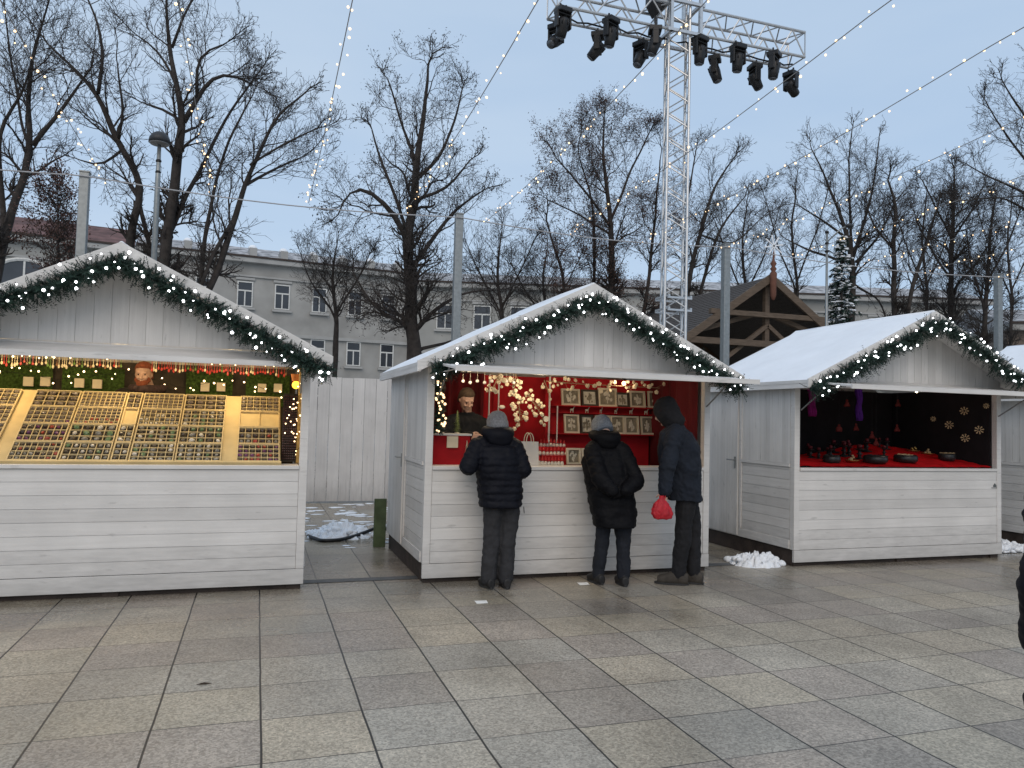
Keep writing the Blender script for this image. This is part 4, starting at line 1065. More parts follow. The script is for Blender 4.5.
# customer in the middle, hands clasped behind the back
t, q, rt = person('person in long black quilted coat and blue grey knit hat, hands clasped behind the back',
  dict(hip=(3.15, 3.00, .80), neck=(3.09, 3.12, 1.33), head=(3.10, 3.18, 1.455), face=(-.1, .75, -.62), up=(0, .5, 1), side=(1, -.10, 0),
       shl=(2.95, 3.06, 1.245), shr=(3.25, 3.02, 1.235), ell=(2.945, 2.88, 1.00), elr=(3.315, 2.87, .98), wrl=(3.03, 2.80, .90), wrr=(3.16, 2.79, .895),
       hdl=(1, 0, -.25), hdr=(-1, 0, -.25), thl=(0, 0, 1), thr=(0, 0, 1), pnl=(0, 1, 0), pnr=(0, 1, 0),
       knl=(3.055, 3.03, .44), knr=(3.245, 2.97, .44), anl=(3.035, 3.06, .08), anr=(3.235, 2.94, .08), toel=(-.1, 1, 0), toer=(.15, 1, 0), hem=(3.15, 2.97, .545)),
  coat_m=M_BLKC, trouser_m=M_JEAN, shoe_m=M_SHOE, puff=.045, pitch=.095, hem_w=(.205, .175), chest_w=(.225, .18), waist_w=(.225, .19), sleeve_r=(.090, .080, .064), trouser_r=(.092, .068, .060), curl=.7, glove_m=M_BLKC)
knit_hat(t, q, rt, M_BKNIT)
collar(t, rt, (3.085, 3.09, 1.33), .108, M_BLKC, rr=.056, z=.07)
# customer at the right, hood up, holding a red bag
t3, q, rt = person('tall person in dark blue jacket with black hood up, brown boots, holding a red bag',
  dict(hip=(3.86, 2.88, .90), neck=(3.755, 2.93, 1.50), head=(3.675, 2.97, 1.635), face=(-.80, .5, -.42), up=(-.4, .2, 1), side=(.55, .83, 0), front=(-.83, .55, 0),
       shl=(3.66, 2.76, 1.415), shr=(3.88, 3.07, 1.42), ell=(3.545, 2.70, 1.12), elr=(3.86, 3.12, 1.14), wrl=(3.50, 2.67, .90), wrr=(3.80, 3.10, .90),
       hdl=(-.15, 0, -1), hdr=(-.1, 0, -1), thl=(-1, .2, 0), thr=(-1, 0, 0), pnl=(.2, 1, 0), pnr=(0, -1, 0),
       knl=(3.80, 2.83, .48), knr=(3.955, 2.91, .48), anl=(3.775, 2.86, .09), anr=(3.945, 2.87, .09), toel=(-.85, .5, 0), toer=(-.75, .65, 0), hem=(3.835, 2.87, .80)),
  coat_m=M_BLUEC, trouser_m=M_BLKT, shoe_m=M_BOOT, puff=0, hem_w=(.19, .165), chest_w=(.22, .195), waist_w=(.20, .195), sleeve_r=(.088, .076, .060), trouser_r=(.098, .080, .066), shoe_s=1.2, curl=1.0)
b = MB()
rs = []
for z, r in ((-.15, .098), (-.09, .108), (-.03, .114), (.03, .116), (.08, .108), (.12, .080), (.142, .04), (.148, .01)):
    rs.append([q(cos(2 * pi * k / 28) * r * .90, -.012 + sin(2 * pi * k / 28) * r * 1.06 - max(0, -.02 - z) * .22, z) for k in range(28)])
b.loft(rs); b.ball(q(0, -.045, -.12), .088, 14, 10)
o = b.build('hood', mat('black_hood', (.008, .008, .010), .9, .2, 12), t3, origin=rt); o.location = (0, 0, 0); bake(o, .009, 3, .5, fold=(.010, 9, 9, 1.1))
# red bag in the hand
bt = empty('red_bag', 'small bright red soft bag held in the hand of the tall person', 'bag', None, (3.455, 2.64, .745)); bt.scale = (.88, .88, .88)
b = MB(); rs = []
for z, a, d in ((-.105, .05, .03), (-.095, .105, .055), (-.05, .125, .065), (.0, .115, .062), (.05, .082, .048), (.085, .05, .034), (.11, .028, .024), (.135, .034, .022)):
    rs.append([Vector((cos(2 * pi * k / 28) * a * (1 + .06 * sin(k * 2.1 + z * 30)), sin(2 * pi * k / 28) * d * (1 + .08 * sin(k * 3.3)), z)) + Vector((.03 * (z < 0) * -z * 5, 0, 0)) for k in range(28)])
b.loft(rs); o = b.build('pouch', mat('red_fabric', (.42, .010, .02), .6, .2, 14, .4, bscale=30), bt, True); bake(o, .006, 1, .4, fold=(.010, 17, 7, 3.3))
MB().tube([(.01, .0, .10), (.03, .012, .16), (.035, .01, .19), (.05, .0, .17), (.03, -.012, .10)], .006, 6).build('drawstring', M_FRED, bt)
# seller of the middle stall
M_BLKS = mat('black_sweatshirt', (.006, .007, .009), .85, .2, 10, .2)
t, q, rt = person('seller in a black jacket looking down, standing among red curtains in the middle stall',
  dict(hip=(2.03, 4.30, .90), neck=(2.02, 4.22, 1.56), head=(1.99, 4.14, 1.72), face=(.12, -.85, -.5), up=(0, -.4, 1), side=(-1, 0, 0), front=(0, -1, 0),
       shl=(2.20, 4.20, 1.46), shr=(1.80, 4.20, 1.46), ell=(2.26, 4.10, 1.22), elr=(1.76, 4.08, 1.24), wrl=(2.10, 3.88, 1.33), wrr=(1.95, 3.86, 1.35),
       hdl=(-.6, -.6, -.05), hdr=(.6, -.6, -.15), thl=(-.3, 0, 1), thr=(.3, 0, 1), pnl=(-.3, .3, -1), pnr=(.3, .3, -1),
       knl=(2.12, 4.28, .50), knr=(1.94, 4.28, .50), anl=(2.12, 4.30, .28), anr=(1.94, 4.30, .28), toel=(0, -1, 0), toer=(0, -1, 0), hem=(2.03, 4.30, .82)),
  coat_m=M_BLKS, trouser_m=M_BLKT, chest_w=(.225, .14), hem_w=(.20, .13), curl=.6)
hair(t, q, rt, mat('brown_hair', (.07, .045, .028), .8, .3, 40, .4, bscale=80), 2)
# seller of the left stall
t, q, rt = person('red bearded seller in dark clothes hunched behind the mineral trays',
  dict(hip=(-1.10, 4.80, .95), neck=(-1.10, 4.74, 1.735), head=(-1.145, 4.66, 1.875), face=(-.1, -1, -.15), up=(0, 0, 1), side=(-1, 0, 0), front=(0, -1, 0),
       shl=(-.86, 4.74, 1.66), shr=(-1.35, 4.74, 1.66), ell=(-.82, 4.68, 1.30), elr=(-1.40, 4.68, 1.30), wrl=(-.98, 4.62, 1.45), wrr=(-1.24, 4.62, 1.45),
       knl=(-1.02, 4.78, .50), knr=(-1.20, 4.78, .50), anl=(-1.02, 4.8, .28), anr=(-1.2, 4.8, .28), toel=(0, -1, 0), toer=(0, -1, 0), hem=(-1.10, 4.80, .80)),
  coat_m=mat('brown_black_coat', (.022, .018, .016), .9, .3, 10, .3), trouser_m=M_BLKT, chest_w=(.25, .15), hem_w=(.2, .13))
M_RBEARD = mat('red_beard', (.20, .055, .025), .9, .4, 40, .5, bscale=80)
hair(t, q, rt, M_RBEARD, 3)
b = MB(); b.ball(q(0, .070, -.085) , .048, 12, 8, (1.15, .8, .95)); b.ball(q(.045, .045, -.05), .032, 10, 8); b.ball(q(-.045, .045, -.05), .032, 10, 8)
o = b.build('beard', M_RBEARD, t, origin=rt); o.location = (0, 0, 0); bake(o, .006, 2)
b = MB(); limb(b, [(-1.26, 4.72, 1.74), (-1.20, 4.61, 1.735), (-1.09, 4.59, 1.73), (-.99, 4.66, 1.735), (-.96, 4.74, 1.75)], [.035, .04, .042, .04, .035], .2, .03)
o = b.build('scarf', mat('striped_scarf', (.05, .03, .03), .9, .5, 30), t, origin=rt); o.location = (0, 0, 0); bake(o, .007, 1)
# passer-by cut by the right edge of the photo, one hand in the coat pocket
k = FW * 2.55 + RT * ((1024 + 57 - 512) / F * 2.55); bx, by = CP.x + k.x, CP.y + k.y
rr_ = Vector((cos(YA), -sin(YA), 0)); ff_ = Vector((sin(YA), cos(YA), 0))
def PB(a, d, z): v = Vector((bx, by, 0)) + rr_ * a + ff_ * d; return (v.x, v.y, z)
t, q, rt = person('passer by in dark navy padded coat at the right edge, elbow just inside the photo',
  dict(hip=PB(.02, 0, .88), neck=PB(.05, 0, 1.46), head=PB(.05, .03, 1.62), face=tuple(ff_), up=(0, 0, 1), side=tuple(rr_), front=tuple(ff_),
       shl=PB(-.10, 0, 1.37), shr=PB(.24, 0, 1.37), ell=PB(-.175, -.06, 1.06), elr=PB(.32, -.06, 1.06), wrl=PB(-.11, .06, .84), wrr=PB(.28, .1, .84),
       knl=PB(-.05, .02, .46), knr=PB(.12, .02, .46), anl=PB(-.05, 0, .08), anr=PB(.13, 0, .08), toel=tuple(ff_), toer=tuple(ff_), hem=PB(.02, 0, .60)),
  coat_m=M_NAVY, trouser_m=M_BLKT, shoe_m=M_SHOE, puff=.06, pitch=.09, hem_w=(.18, .15), chest_w=(.17, .14), waist_w=(.165, .14), sleeve_r=(.07, .064, .060), hands=(1, 1), curl=1.0, glove_m=M_BLKC)
hair(t, q, rt, mat('dark_hair', (.02, .015, .012), .8, .3, 40), 5)
# ------------------------------------------------------------------ board fence behind the gap, hose, snow, litter
t = empty('board_fence', 'tall grey white board fence closing the gap between the left and middle stalls', 'fence', None, (-1.5, 9.95, 0))
b = MB(); x = 0; r_ = random.Random(5)
while x < 5.2:
    b.box(x + .004, x + .196, 0, .022 + r_.uniform(0, .004), .03, 2.17 + r_.uniform(-.004, .004)); x += .2
b.build('boards', W_OLD, t); MB().box(0, 5.2, .03, .07, .3, .4).build('bottom_rail', W_OLD, t)
o = MB().box(1.26, 1.40, 5.40, 5.44, 0, .56).build('green_board', mat('green_board', (.08, .11, .055), .8, .3, 8, .3), bevel=.006); o.rotation_euler = (0, 0, 0)
tag(o, 'mossy green upright board at the back corner of the middle stall', 'board')
o = MB().box(.0, .05, 5.5, 5.55, 0, .5).build('board_post', W_T)
bpy.data.objects.remove(o)
pts = [ground(308, 536, .03), ground(322, 541, .02), ground(340, 540, .02), ground(358, 535, .04), ground(376, 528, .10) , Vector((1.40, 5.75, .18)), Vector((1.62, 5.6, .12))]
P_, R_, S_ = resample(pts, [.022] * len(pts), .04)
tag(MB().tube(P_, .022, 8).build('black_hose', M_BLACK, smooth=True), 'black hose lying across the snow between the two stalls', 'hose')
def snow_heap(cx, cy, rx, ry, h, seed, label, n=60):
    b = MB(); vs = []; fs = []; r_ = random.Random(seed)
    for j in range(n + 1):
        for i in range(n + 1):
            x = -1 + 2 * i / n; y = -1 + 2 * j / n; d = math.hypot(x, y); f = max(0, 1 - d * d)
            ns = noise.noise(Vector((x * 3 + seed, y * 3, 0))) * .5 + abs(noise.noise(Vector((x * 8 + seed, y * 8, 3)))) * .5 + noise.noise(Vector((x * 17, y * 17, seed))) * .18
            z = h * (f ** .7) * (.55 + ns) - .012 if f > 0 else -.012
            if d > .62 and noise.noise(Vector((x * 5 + seed, y * 5, 7))) > .12: z = -.012
            vs.append((cx + x * rx, cy + y * ry, z))
    fs = [(j * (n + 1) + i, j * (n + 1) + i + 1, (j + 1) * (n + 1) + i + 1, (j + 1) * (n + 1) + i) for j in range(n) for i in range(n)]
    b.add(vs, fs)
    for k in range(26):
        a = r_.random() * 6.28; q = r_.uniform(.3, 1.15); s_ = r_.uniform(.012, .045)
        b.ball((cx + cos(a) * rx * q, cy + sin(a) * ry * q, s_ * .5 + (h * .55 * max(0, 1 - q * q))), s_, 7, 5, (1.2, 1, .8))
    return tag(b.build('snow_heap', M_SNOW, smooth=True), label, 'snow heap', 'snow heaps beside the stalls')
snow_heap(5.20, 3.62, .30, .25, .17, 2, 'lumpy snow heap at the corner of the stall right of centre')
snow_heap(.98, 6.35, .42, .40, .20, 3, 'snow heap under the board fence, crossed by the black hose')
snow_heap(9.30, 4.0, .22, .5, .13, 4, 'low snow ridge at the right edge beside the cut off stall')
snow_heap(9.0, 3.78, .2, .14, .07, 6, 'small snow patch at the right corner of the dark stall')
b = MB(); r_ = random.Random(8)
for k in range(260):
    x = r_.uniform(.1, 2.3); y = r_.uniform(5.4, 9.8); s_ = r_.uniform(.012, .07)
    if noise.noise(Vector((x * 2, y * 1.3, 1))) + r_.uniform(-.25, .25) < -.02: continue
    b.ball((x, y, .003), s_, 7, 4, (r_.uniform(1, 3), r_.uniform(.6, 1.5), .15))
tag(b.build('snow_crumbs', M_SNOW, smooth=True), 'scattered crumbs of trodden snow on the paving behind the gap', 'snow', kind='stuff')
M_PAPER = mat('litter_paper', (.75, .75, .72), .8, .05)
for x, y, l in ((481, 603, 'white paper scrap on the paving in front of the customer in grey trousers'), (583, 584.5, 'white paper scrap at the feet of the customer with clasped hands')):
    p = ground(x, y); b = MB(); b.add([(-.045, -.03, .004), (.05, -.035, .006), (.055, .03, .014), (.0, .045, .006), (-.05, .03, .016)], [(0, 1, 2, 3, 4)])
    o = b.build('paper_scrap', M_PAPER); o.location = p; md = o.modifiers.new('s', 'SOLIDIFY'); md.thickness = .002; tag(o, l, 'paper')
p = ground(204, 684.5); b = MB(); b.add([(-.04, 0, .004), (-.01, -.012, .012), (.04, -.002, .005), (.0, .014, .009)], [(0, 1, 2, 3)])
o = b.build('dead_leaf', mat('dead_leaf', (.05, .035, .025), .9)); o.location = p; md = o.modifiers.new('s', 'SOLIDIFY'); md.thickness = .002; tag(o, 'single dark dead leaf on the paving in front of the left stall', 'leaf')

# ------------------------------------------------------------------ steel poles, cable, light strings
ZP = 4.68
pole0 = None
for i, (x, y) in enumerate([(85, 178), (459, 220), (726, 243), (998, 275)]):
    p = at(x, y, 8)
    l = ['square steel pole behind the left stall, leftmost in the row', 'square steel pole behind the middle stall left of the stage mast', 'square steel pole in front of the timber pavilion', 'square steel pole at the far right among dark trees'][i]
    if pole0 is None:
        pole0 = empty('steel_pole', l, 'pole', 'square steel poles carrying the light cable'); t = pole0
        MB().box(-.06, .06, -.06, .06, 0, 4.72).build('shaft', M_GALV, t, bevel=.008); MB().box(-.066, .066, -.066, .066, 4.722, 4.74).build('cap', M_GALV, t)
        MB().box(-.15, .15, -.15, .15, 0, .02).build('base_plate', M_GALV, t)
    else: t = copy_tree(pole0); t['label'] = l
    t.location = (p.x, 8, 0)
cab = []
px = [-9, -2.42, 2.82, 7.72, 14.2, 22]
for a, c in zip(px[:-1], px[1:]):
    for k in range(10):
        u = k / 10; cab.append(Vector((a + (c - a) * u, 7.92, ZP - .02 - .10 * sin(pi * u))))
cab.append(Vector((22, 7.92, ZP)))
tag(MB().tube(cab, .009, 6).build('support_cable', mat('white_cable', (.38, .38, .39), .6)), 'long pale cable strung along the tops of the steel poles', 'cable')
M_WIRE = mat('grey_wire', (.22, .21, .20), .7)
sx = [(-2.15, 3), (-.80, 4), (.52, 5), (1.93, 6), (3.22, 7), (4.62, 8), (5.98, 9), (7.50, 10), (9.0, 11), (10.6, 12), (12.1, 13), (13.8, 14)]
place = ['passing in front of the leftmost forked tree', 'hanging in front of the tall thick trunked tree', 'descending steeply at the clear sky left of the central tree', 'descending steeply over the central oak', 'passing under the left arm of the stage lighting', 'passing under the right arm of the stage lighting', 'crossing the clear sky right of the stage lighting', 'ending above the snowy timber pavilion', 'low over the trees at the right', 'lower over the dark trees at the right', 'nearly level over the dark trees at the right', 'lowest at the right edge']
for (x, sd_), pl in zip(sx, place):
    pts = []; random.seed(sd_)
    for k in range(31):
        u = k / 30; y = 7.9 - 15 * u
        pts.append(Vector((x, y, ZP - .06 + .36 * min(1, u * 2.2) - .10 * sin(pi * min(1, u * 2.2)))))
    o = Vector(pts[0]); t = empty('light_string', 'overhead light string ' + pl, 'light string', 'overhead light strings', o)
    pl_ = [p - o for p in pts]; MB().tube(pl_, .0045, 5).build('wire', M_WIRE, t)
    base = None; n = 56
    for i in range(n):
        u = ((i + ru(.1, .9)) / n) ** 1.0 * .62; p, d, tot = along(pl_, u)
        off = Vector((ru(-1, 1) * .05, 0, -ru(.0, .07) if rnd() < .7 else ru(0, .03)))
        if base is None: base = MB().ball((0, 0, 0), .0105, 6, 5).build('bulb', M_WARMS, t, True); q = base
        else: q = base.copy(); C.objects.link(q); q.parent = t
        q.location = p + off; s_ = ru(.6, 1.3); q.scale = (s_, s_, s_)

# ------------------------------------------------------------------ street lamp with a half dome head
p = at(160, 132, 11); lx = p.x; lz = p.z
t = empty('street_lamp', 'street lamp with dark half dome head behind the left stall', 'street lamp', None, (lx, 11, 0))
MB().tube([(0, 0, 0), (0, 0, lz - .9), (0, 0, lz - .2)], [.06, .045, .03], 12).build('pole', M_GALV, t, True)
MB().lathe([(.18, lz - .20), (.17, lz - .12), (.13, lz - .05), (.07, lz - .01), (0, lz)], n=24).build('dome', mat('dark_lamp_metal', (.03, .032, .035), .5), t, True)
MB().lathe([(0, lz - .235), (.15, lz - .225), (.17, lz - .203)], n=24).build('diffuser', mat('frosted_glass', (.2, .2, .2), .4), t, True)
for z in (lz - .52, lz - .72): MB().lathe([(.0, z - .03), (.04, z - .025), (.05, z), (.04, z + .025), (0, z + .03)], n=12).build('collar', M_BLACK, t, True)
# second thin lamp by the spruce
p = at(827, 233, 13); t = empty('street_lamp', 'thin grey lamp post in front of the snowy spruce', 'street lamp', None, (p.x, 13, 0))
MB().tube([(0, 0, 0), (0, 0, p.z)], [.05, .03], 10).build('pole', M_GALV, t, True)
for dz in (.02, -.28, -.5): MB().ball((0, 0, p.z + dz), .055, 10, 8, (1, 1, .8)).build('collar', M_BLACK, t, True)
MB().tube([(0, 0, p.z - .25), (.35, -.1, p.z + .12), (.55, -.15, p.z + .22)], .02, 6).build('arm', M_GALV, t, True)
MB().ball((.60, -.16, p.z + .22), .09, 12, 8, (1.4, 1, .7)).build('lamp_head', mat('dark_lamp_metal', (0, 0, 0)), t, True)

# ------------------------------------------------------------------ stage lighting mast
YM = 7.4
pm_ = at(675, 200, YM); ML, MR = at(549, 17, YM), at(801, 70, YM)
zb = (ML.z + MR.z) / 2 + .10; zt = zb + .62
mast = empty('lighting_mast', 'tall aluminium truss mast with a cross arm full of stage lights', 'lighting mast', None, (0, 0, 0))
def truss(b, A, Bv, w_, up=(0, 0, 1), r=.022, rr=.011, seg=.5, nb=4, skip=()):
    A = Vector(A); Bv = Vector(Bv); d = (Bv - A).normalized(); u = Vector(up); s_ = d.cross(u).normalized(); u = s_.cross(d)
    cs = [s_ * i * w_ / 2 + u * j * w_ / 2 for i, j in ((-1, -1), (1, -1), (1, 1), (-1, 1))]
    for c in cs: b.tube([A + c, Bv + c], r, 8)
    n = max(1, int(round((Bv - A).length / seg))); st_ = (Bv - A) / n
    for k in range(n):
        for f in range(4):
            c0, c1 = cs[f], cs[(f + 1) % 4]; a = A + st_ * k; e = A + st_ * (k + 1); m_ = (a + e) / 2
            b.tube([a + c0, m_ + c1], rr, 5); b.tube([m_ + c1, e + c0], rr, 5)
            if k == 0: b.tube([a + c0, a + c1], rr, 5)
    for f in range(4): b.tube([Bv + cs[f], Bv + cs[(f + 1) % 4]], rr, 5)
b = MB(); truss(b, (pm_.x, YM, .02), (pm_.x, YM, zt + 1.6), .34, up=(.35, .94, 0), seg=.42, r=.024); o = b.build('tower', M_ALU, mast)
b = MB()
for z in (3.35, 3.55): 
    for s_ in (-1, 1): b.bar((pm_.x - .22, YM + s_ * .2, z), (pm_.x + .22, YM + s_ * .2, z), .03); b.bar((pm_.x + s_ * .2, YM - .22, z + .03), (pm_.x + s_ * .2, YM + .22, z + .03), .03)
b.build('clamp_ring', M_ALU, mast)
TW = .44
for nm, xa, xb in (('left', ML.x + .05, pm_.x - .27), ('right', pm_.x + .27, MR.x - .10)):
    b = MB(); truss(b, (xa, YM, zb + TW / 2), (xb, YM, zb + TW / 2), TW, seg=.6, r=.025, rr=.013); b.build('cross_arm', M_ALU, mast)
b = MB()
for z in (zb - .03, zb + TW + .03):
    for s_ in (-1, 1): b.bar((pm_.x - .34, YM + s_ * .27, z), (pm_.x + .34, YM + s_ * .27, z), .05); b.bar((pm_.x + s_ * .27, YM - .3, z), (pm_.x + s_ * .27, YM + .3, z), .05)
for sx_ in (-1, 1):
    for sy_ in (-1, 1): b.bar((pm_.x + sx_ * .27, YM + sy_ * .27, zb - .05), (pm_.x + sx_ * .27, YM + sy_ * .27, zb + TW + .6), .05)
b.build('sleeve_block', M_ALU, mast)
b = MB(); r_ = random.Random(2); pts = []
for k in range(25):
    x = ML.x + .3 + (MR.x - ML.x - .5) * k / 24; pts.append((x, YM - .02, zb - .04 - .06 * abs(sin(k * 1.3))))
b.tube(pts, .014, 6); b.build('power_cable', M_BLACK, mast)
MB().box(pm_.x - .45, pm_.x + .45, YM - .45, YM + .45, 0, .02).build('base_plate', M_ALU, mast)
def stage_light():
    t = empty('stage_light', '', 'stage light', 'moving stage lights under the cross arm')
    b = MB(); b.box(-.11, .11, -.10, .10, -.13, -.05); b.bar((-.05, 0, -.05), (-.05, 0, .02), .03); b.bar((.05, 0, -.05), (.05, 0, .02), .03); b.build('base', M_BLACK, t, bevel=.012)
    b = MB(); b.box(-.13, -.10, -.05, .05, -.36, -.10); b.box(.10, .13, -.05, .05, -.36, -.10); b.box(-.13, .13, -.05, .05, -.16, -.131); b.build('yoke', M_BLACK, t, bevel=.012)
    b = MB(); b.lathe([(0, .10), (.07, .10), (.092, .05), (.095, -.02), (.085, -.10), (.078, -.18), (.0, -.185)], n=16)
    for k in range(6): b.bar((cos(k) * .09, sin(k) * .09, -.0), (cos(k) * .09, sin(k) * .09, .08), .02)
    h = b.build('head', M_BLACK, t, True); h.location = (0, 0, -.30)
    l = MB().lathe([(0, -.186), (.066, -.188), (.06, -.20), (0, -.21)], n=16).build('lens', M_LENS, h, True)
    return t
sl0 = stage_light(); fl = True
specs = [(563, 20, 1.0, .35, .2, 'F'), (556, 38, .8, .9, 2.2, 'B'), (598, 38, .85, .7, 1.0, 'B'), (611, 28, 1.0, .2, .4, 'F'), (641, 45, .9, .5, 2.0, 'B'), (655, 32, 1.0, .3, 1.2, 'F'), (700, 55, .95, .1, .3, 'F'), (715, 42, 1.0, .3, 4.0, 'B'), (738, 62, 1.0, .15, .1, 'F'), (755, 48, .95, .5, 4.6, 'B'), (774, 68, 1.0, .1, .6, 'F'), (791, 58, .8, .9, 5.0, 'B')]
oname = ['first', 'second', 'third', 'fourth', 'fifth', 'sixth', 'first', 'second', 'third', 'fourth', 'fifth', 'sixth']
for i, (x, y, s_, ti, az, fb) in enumerate(specs):
    t = sl0 if fl else copy_tree(sl0); fl = False
    p = at(x, y, YM); yy = YM + (-.25 if fb == 'F' else .25)
    p = at(x, y, yy)
    t.location = (p.x, yy * 1.0, zb - .0); t.rotation_euler = (0, 0, az); t.scale = (1.02, 1.02, 1.02)
    for c in t.children:
        if c.name.startswith('head'): c.rotation_euler = (ti, 0, 0)
    t['label'] = 'black moving stage light, %s from the left on the %s arm of the mast' % (oname[i], 'left' if i < 6 else 'right')
sp_ = empty('flood_light', 'black wedge shaped flood light on top of the left arm beside the mast', 'stage light', None, (pm_.x - .42, YM - .1, zb + TW - .05))
b = MB(); b.prism([(-.13, 0, .32), (.13, 0, .32), (.13, 0, .05), (.0, 0, -.10), (-.13, 0, .10)], (0, .22, 0)); b.build('housing', M_BLACK, sp_, bevel=.012)
MB().box(-.11, .11, -.012, -.001, .08, .29).build('lens', M_LENS, sp_)
MB().tube([(0, .11, -.08), (0, .11, -.2)], .015, 6).build('bracket', M_BLACK, sp_)

# ------------------------------------------------------------------ timber pavilion with snow star finial
YP = 16.0; pa_ = at(770, 277, YP); pl_ = at(695, 331, YP)
mshin = mat('grey_shingles', (.085, .078, .075), .9, .4, 7, .6, stretch=(1, 6, 6)); mtim = mat('old_timber', (.115, .085, .062), .85, .25, 5, .4, stretch=(1, 1, 6)); mtd = mat('dark_timber', (.06, .035, .02), .85, .3, 5, .3)
pv = empty('timber_pavilion', 'open timber pavilion with steep shingled roof and star finial', 'pavilion', None, (pa_.x, YP, 0))
slp = (pa_.z - pl_.z) / (pa_.x - pl_.x); HW = 3.4; za = pa_.z; ze = za - slp * HW
for s_ in (-1, 1):
    b = MB(); n = 26
    for k in range(n):      # courses of shingles
        u0, u1 = k / n, (k + 1) / n
        b.prism([(s_ * HW * u0, 0, za - slp * HW * u0), (s_ * HW * (u1 + .012), 0, za - slp * HW * (u1 + .012) + .0), (s_ * HW * (u1 + .012), 0, za - slp * HW * (u1 + .012) + .05), (s_ * HW * u0, 0, za - slp * HW * u0 + .02)][::-s_], (0, 7, 0))
    b.build('roof', mshin, pv)
    b = MB(); b.prism([(0, -.10, za - .16), (s_ * (HW + .05), -.10, ze - .16), (s_ * (HW + .05), -.10, ze + .10), (0, -.10, za + .10)][::-s_], (0, .09, 0)); b.build('rake_board', mtim, pv)
    b = MB(); b.bar((s_ * HW * .1, .3, za - slp * HW * .1 - .9), (s_ * HW * .75, .3, ze + .55), .14); b.build('rafter', mtim, pv)
    b = MB(); b.bar((s_ * 2.9, .15, 0), (s_ * 2.9, .15, ze + .35), .2); b.build('post', mtim, pv)
    b = MB(); b.bar((s_ * 2.9, 6.6, 0), (s_ * 2.9, 6.6, ze + .35), .2); b.build('post', mtim, pv)
    b = MB(); b.bar((0, .12, ze + .9), (s_ * 1.5, .12, ze - .2), .12); b.build('brace', mtim, pv)
b = MB(); b.bar((-HW * .62, .0, za - slp * HW * .50), (HW * .62, .0, za - slp * HW * .50), .15); b.build('tie_beam', mtim, pv)
b = MB(); b.bar((-HW * .95, .02, ze + .30), (HW * .95, .02, ze + .30), .18); b.build('lower_beam', mtim, pv)
b = MB(); b.bar((0, .18, ze + .0), (0, .18, za - .1), .15); b.build('king_post', mtim, pv)
b = MB(); b.box(-3, 3, 6.7, 6.8, .0, ze + .2); b.prism([(-3.1, 6.7, ze + .2), (3.1, 6.7, ze + .2), (0, 6.7, za - .1)], (0, .1, 0)); b.build('back_wall', mtd, pv)
fn = MB().lathe([(0, -.75), (.05, -.72), (.09, -.6), (.10, -.1), (.11, .08), (.06, .15), (.10, .22), (.05, .30), (.10, .38), (.04, .48), (.03, .62), (0, .82)], c=(0, -.16, za), n=12).build('finial', mat('red_brown_wood', (.14, .06, .04), .8), pv, True)
b = MB()
for k in range(8):
    a = k * pi / 4 + .2; b.bar((0, -.16, za + .93), (cos(a) * .34, -.16, za + .93 + sin(a) * .34), .035)
b.build('star', M_SNOW, fn)

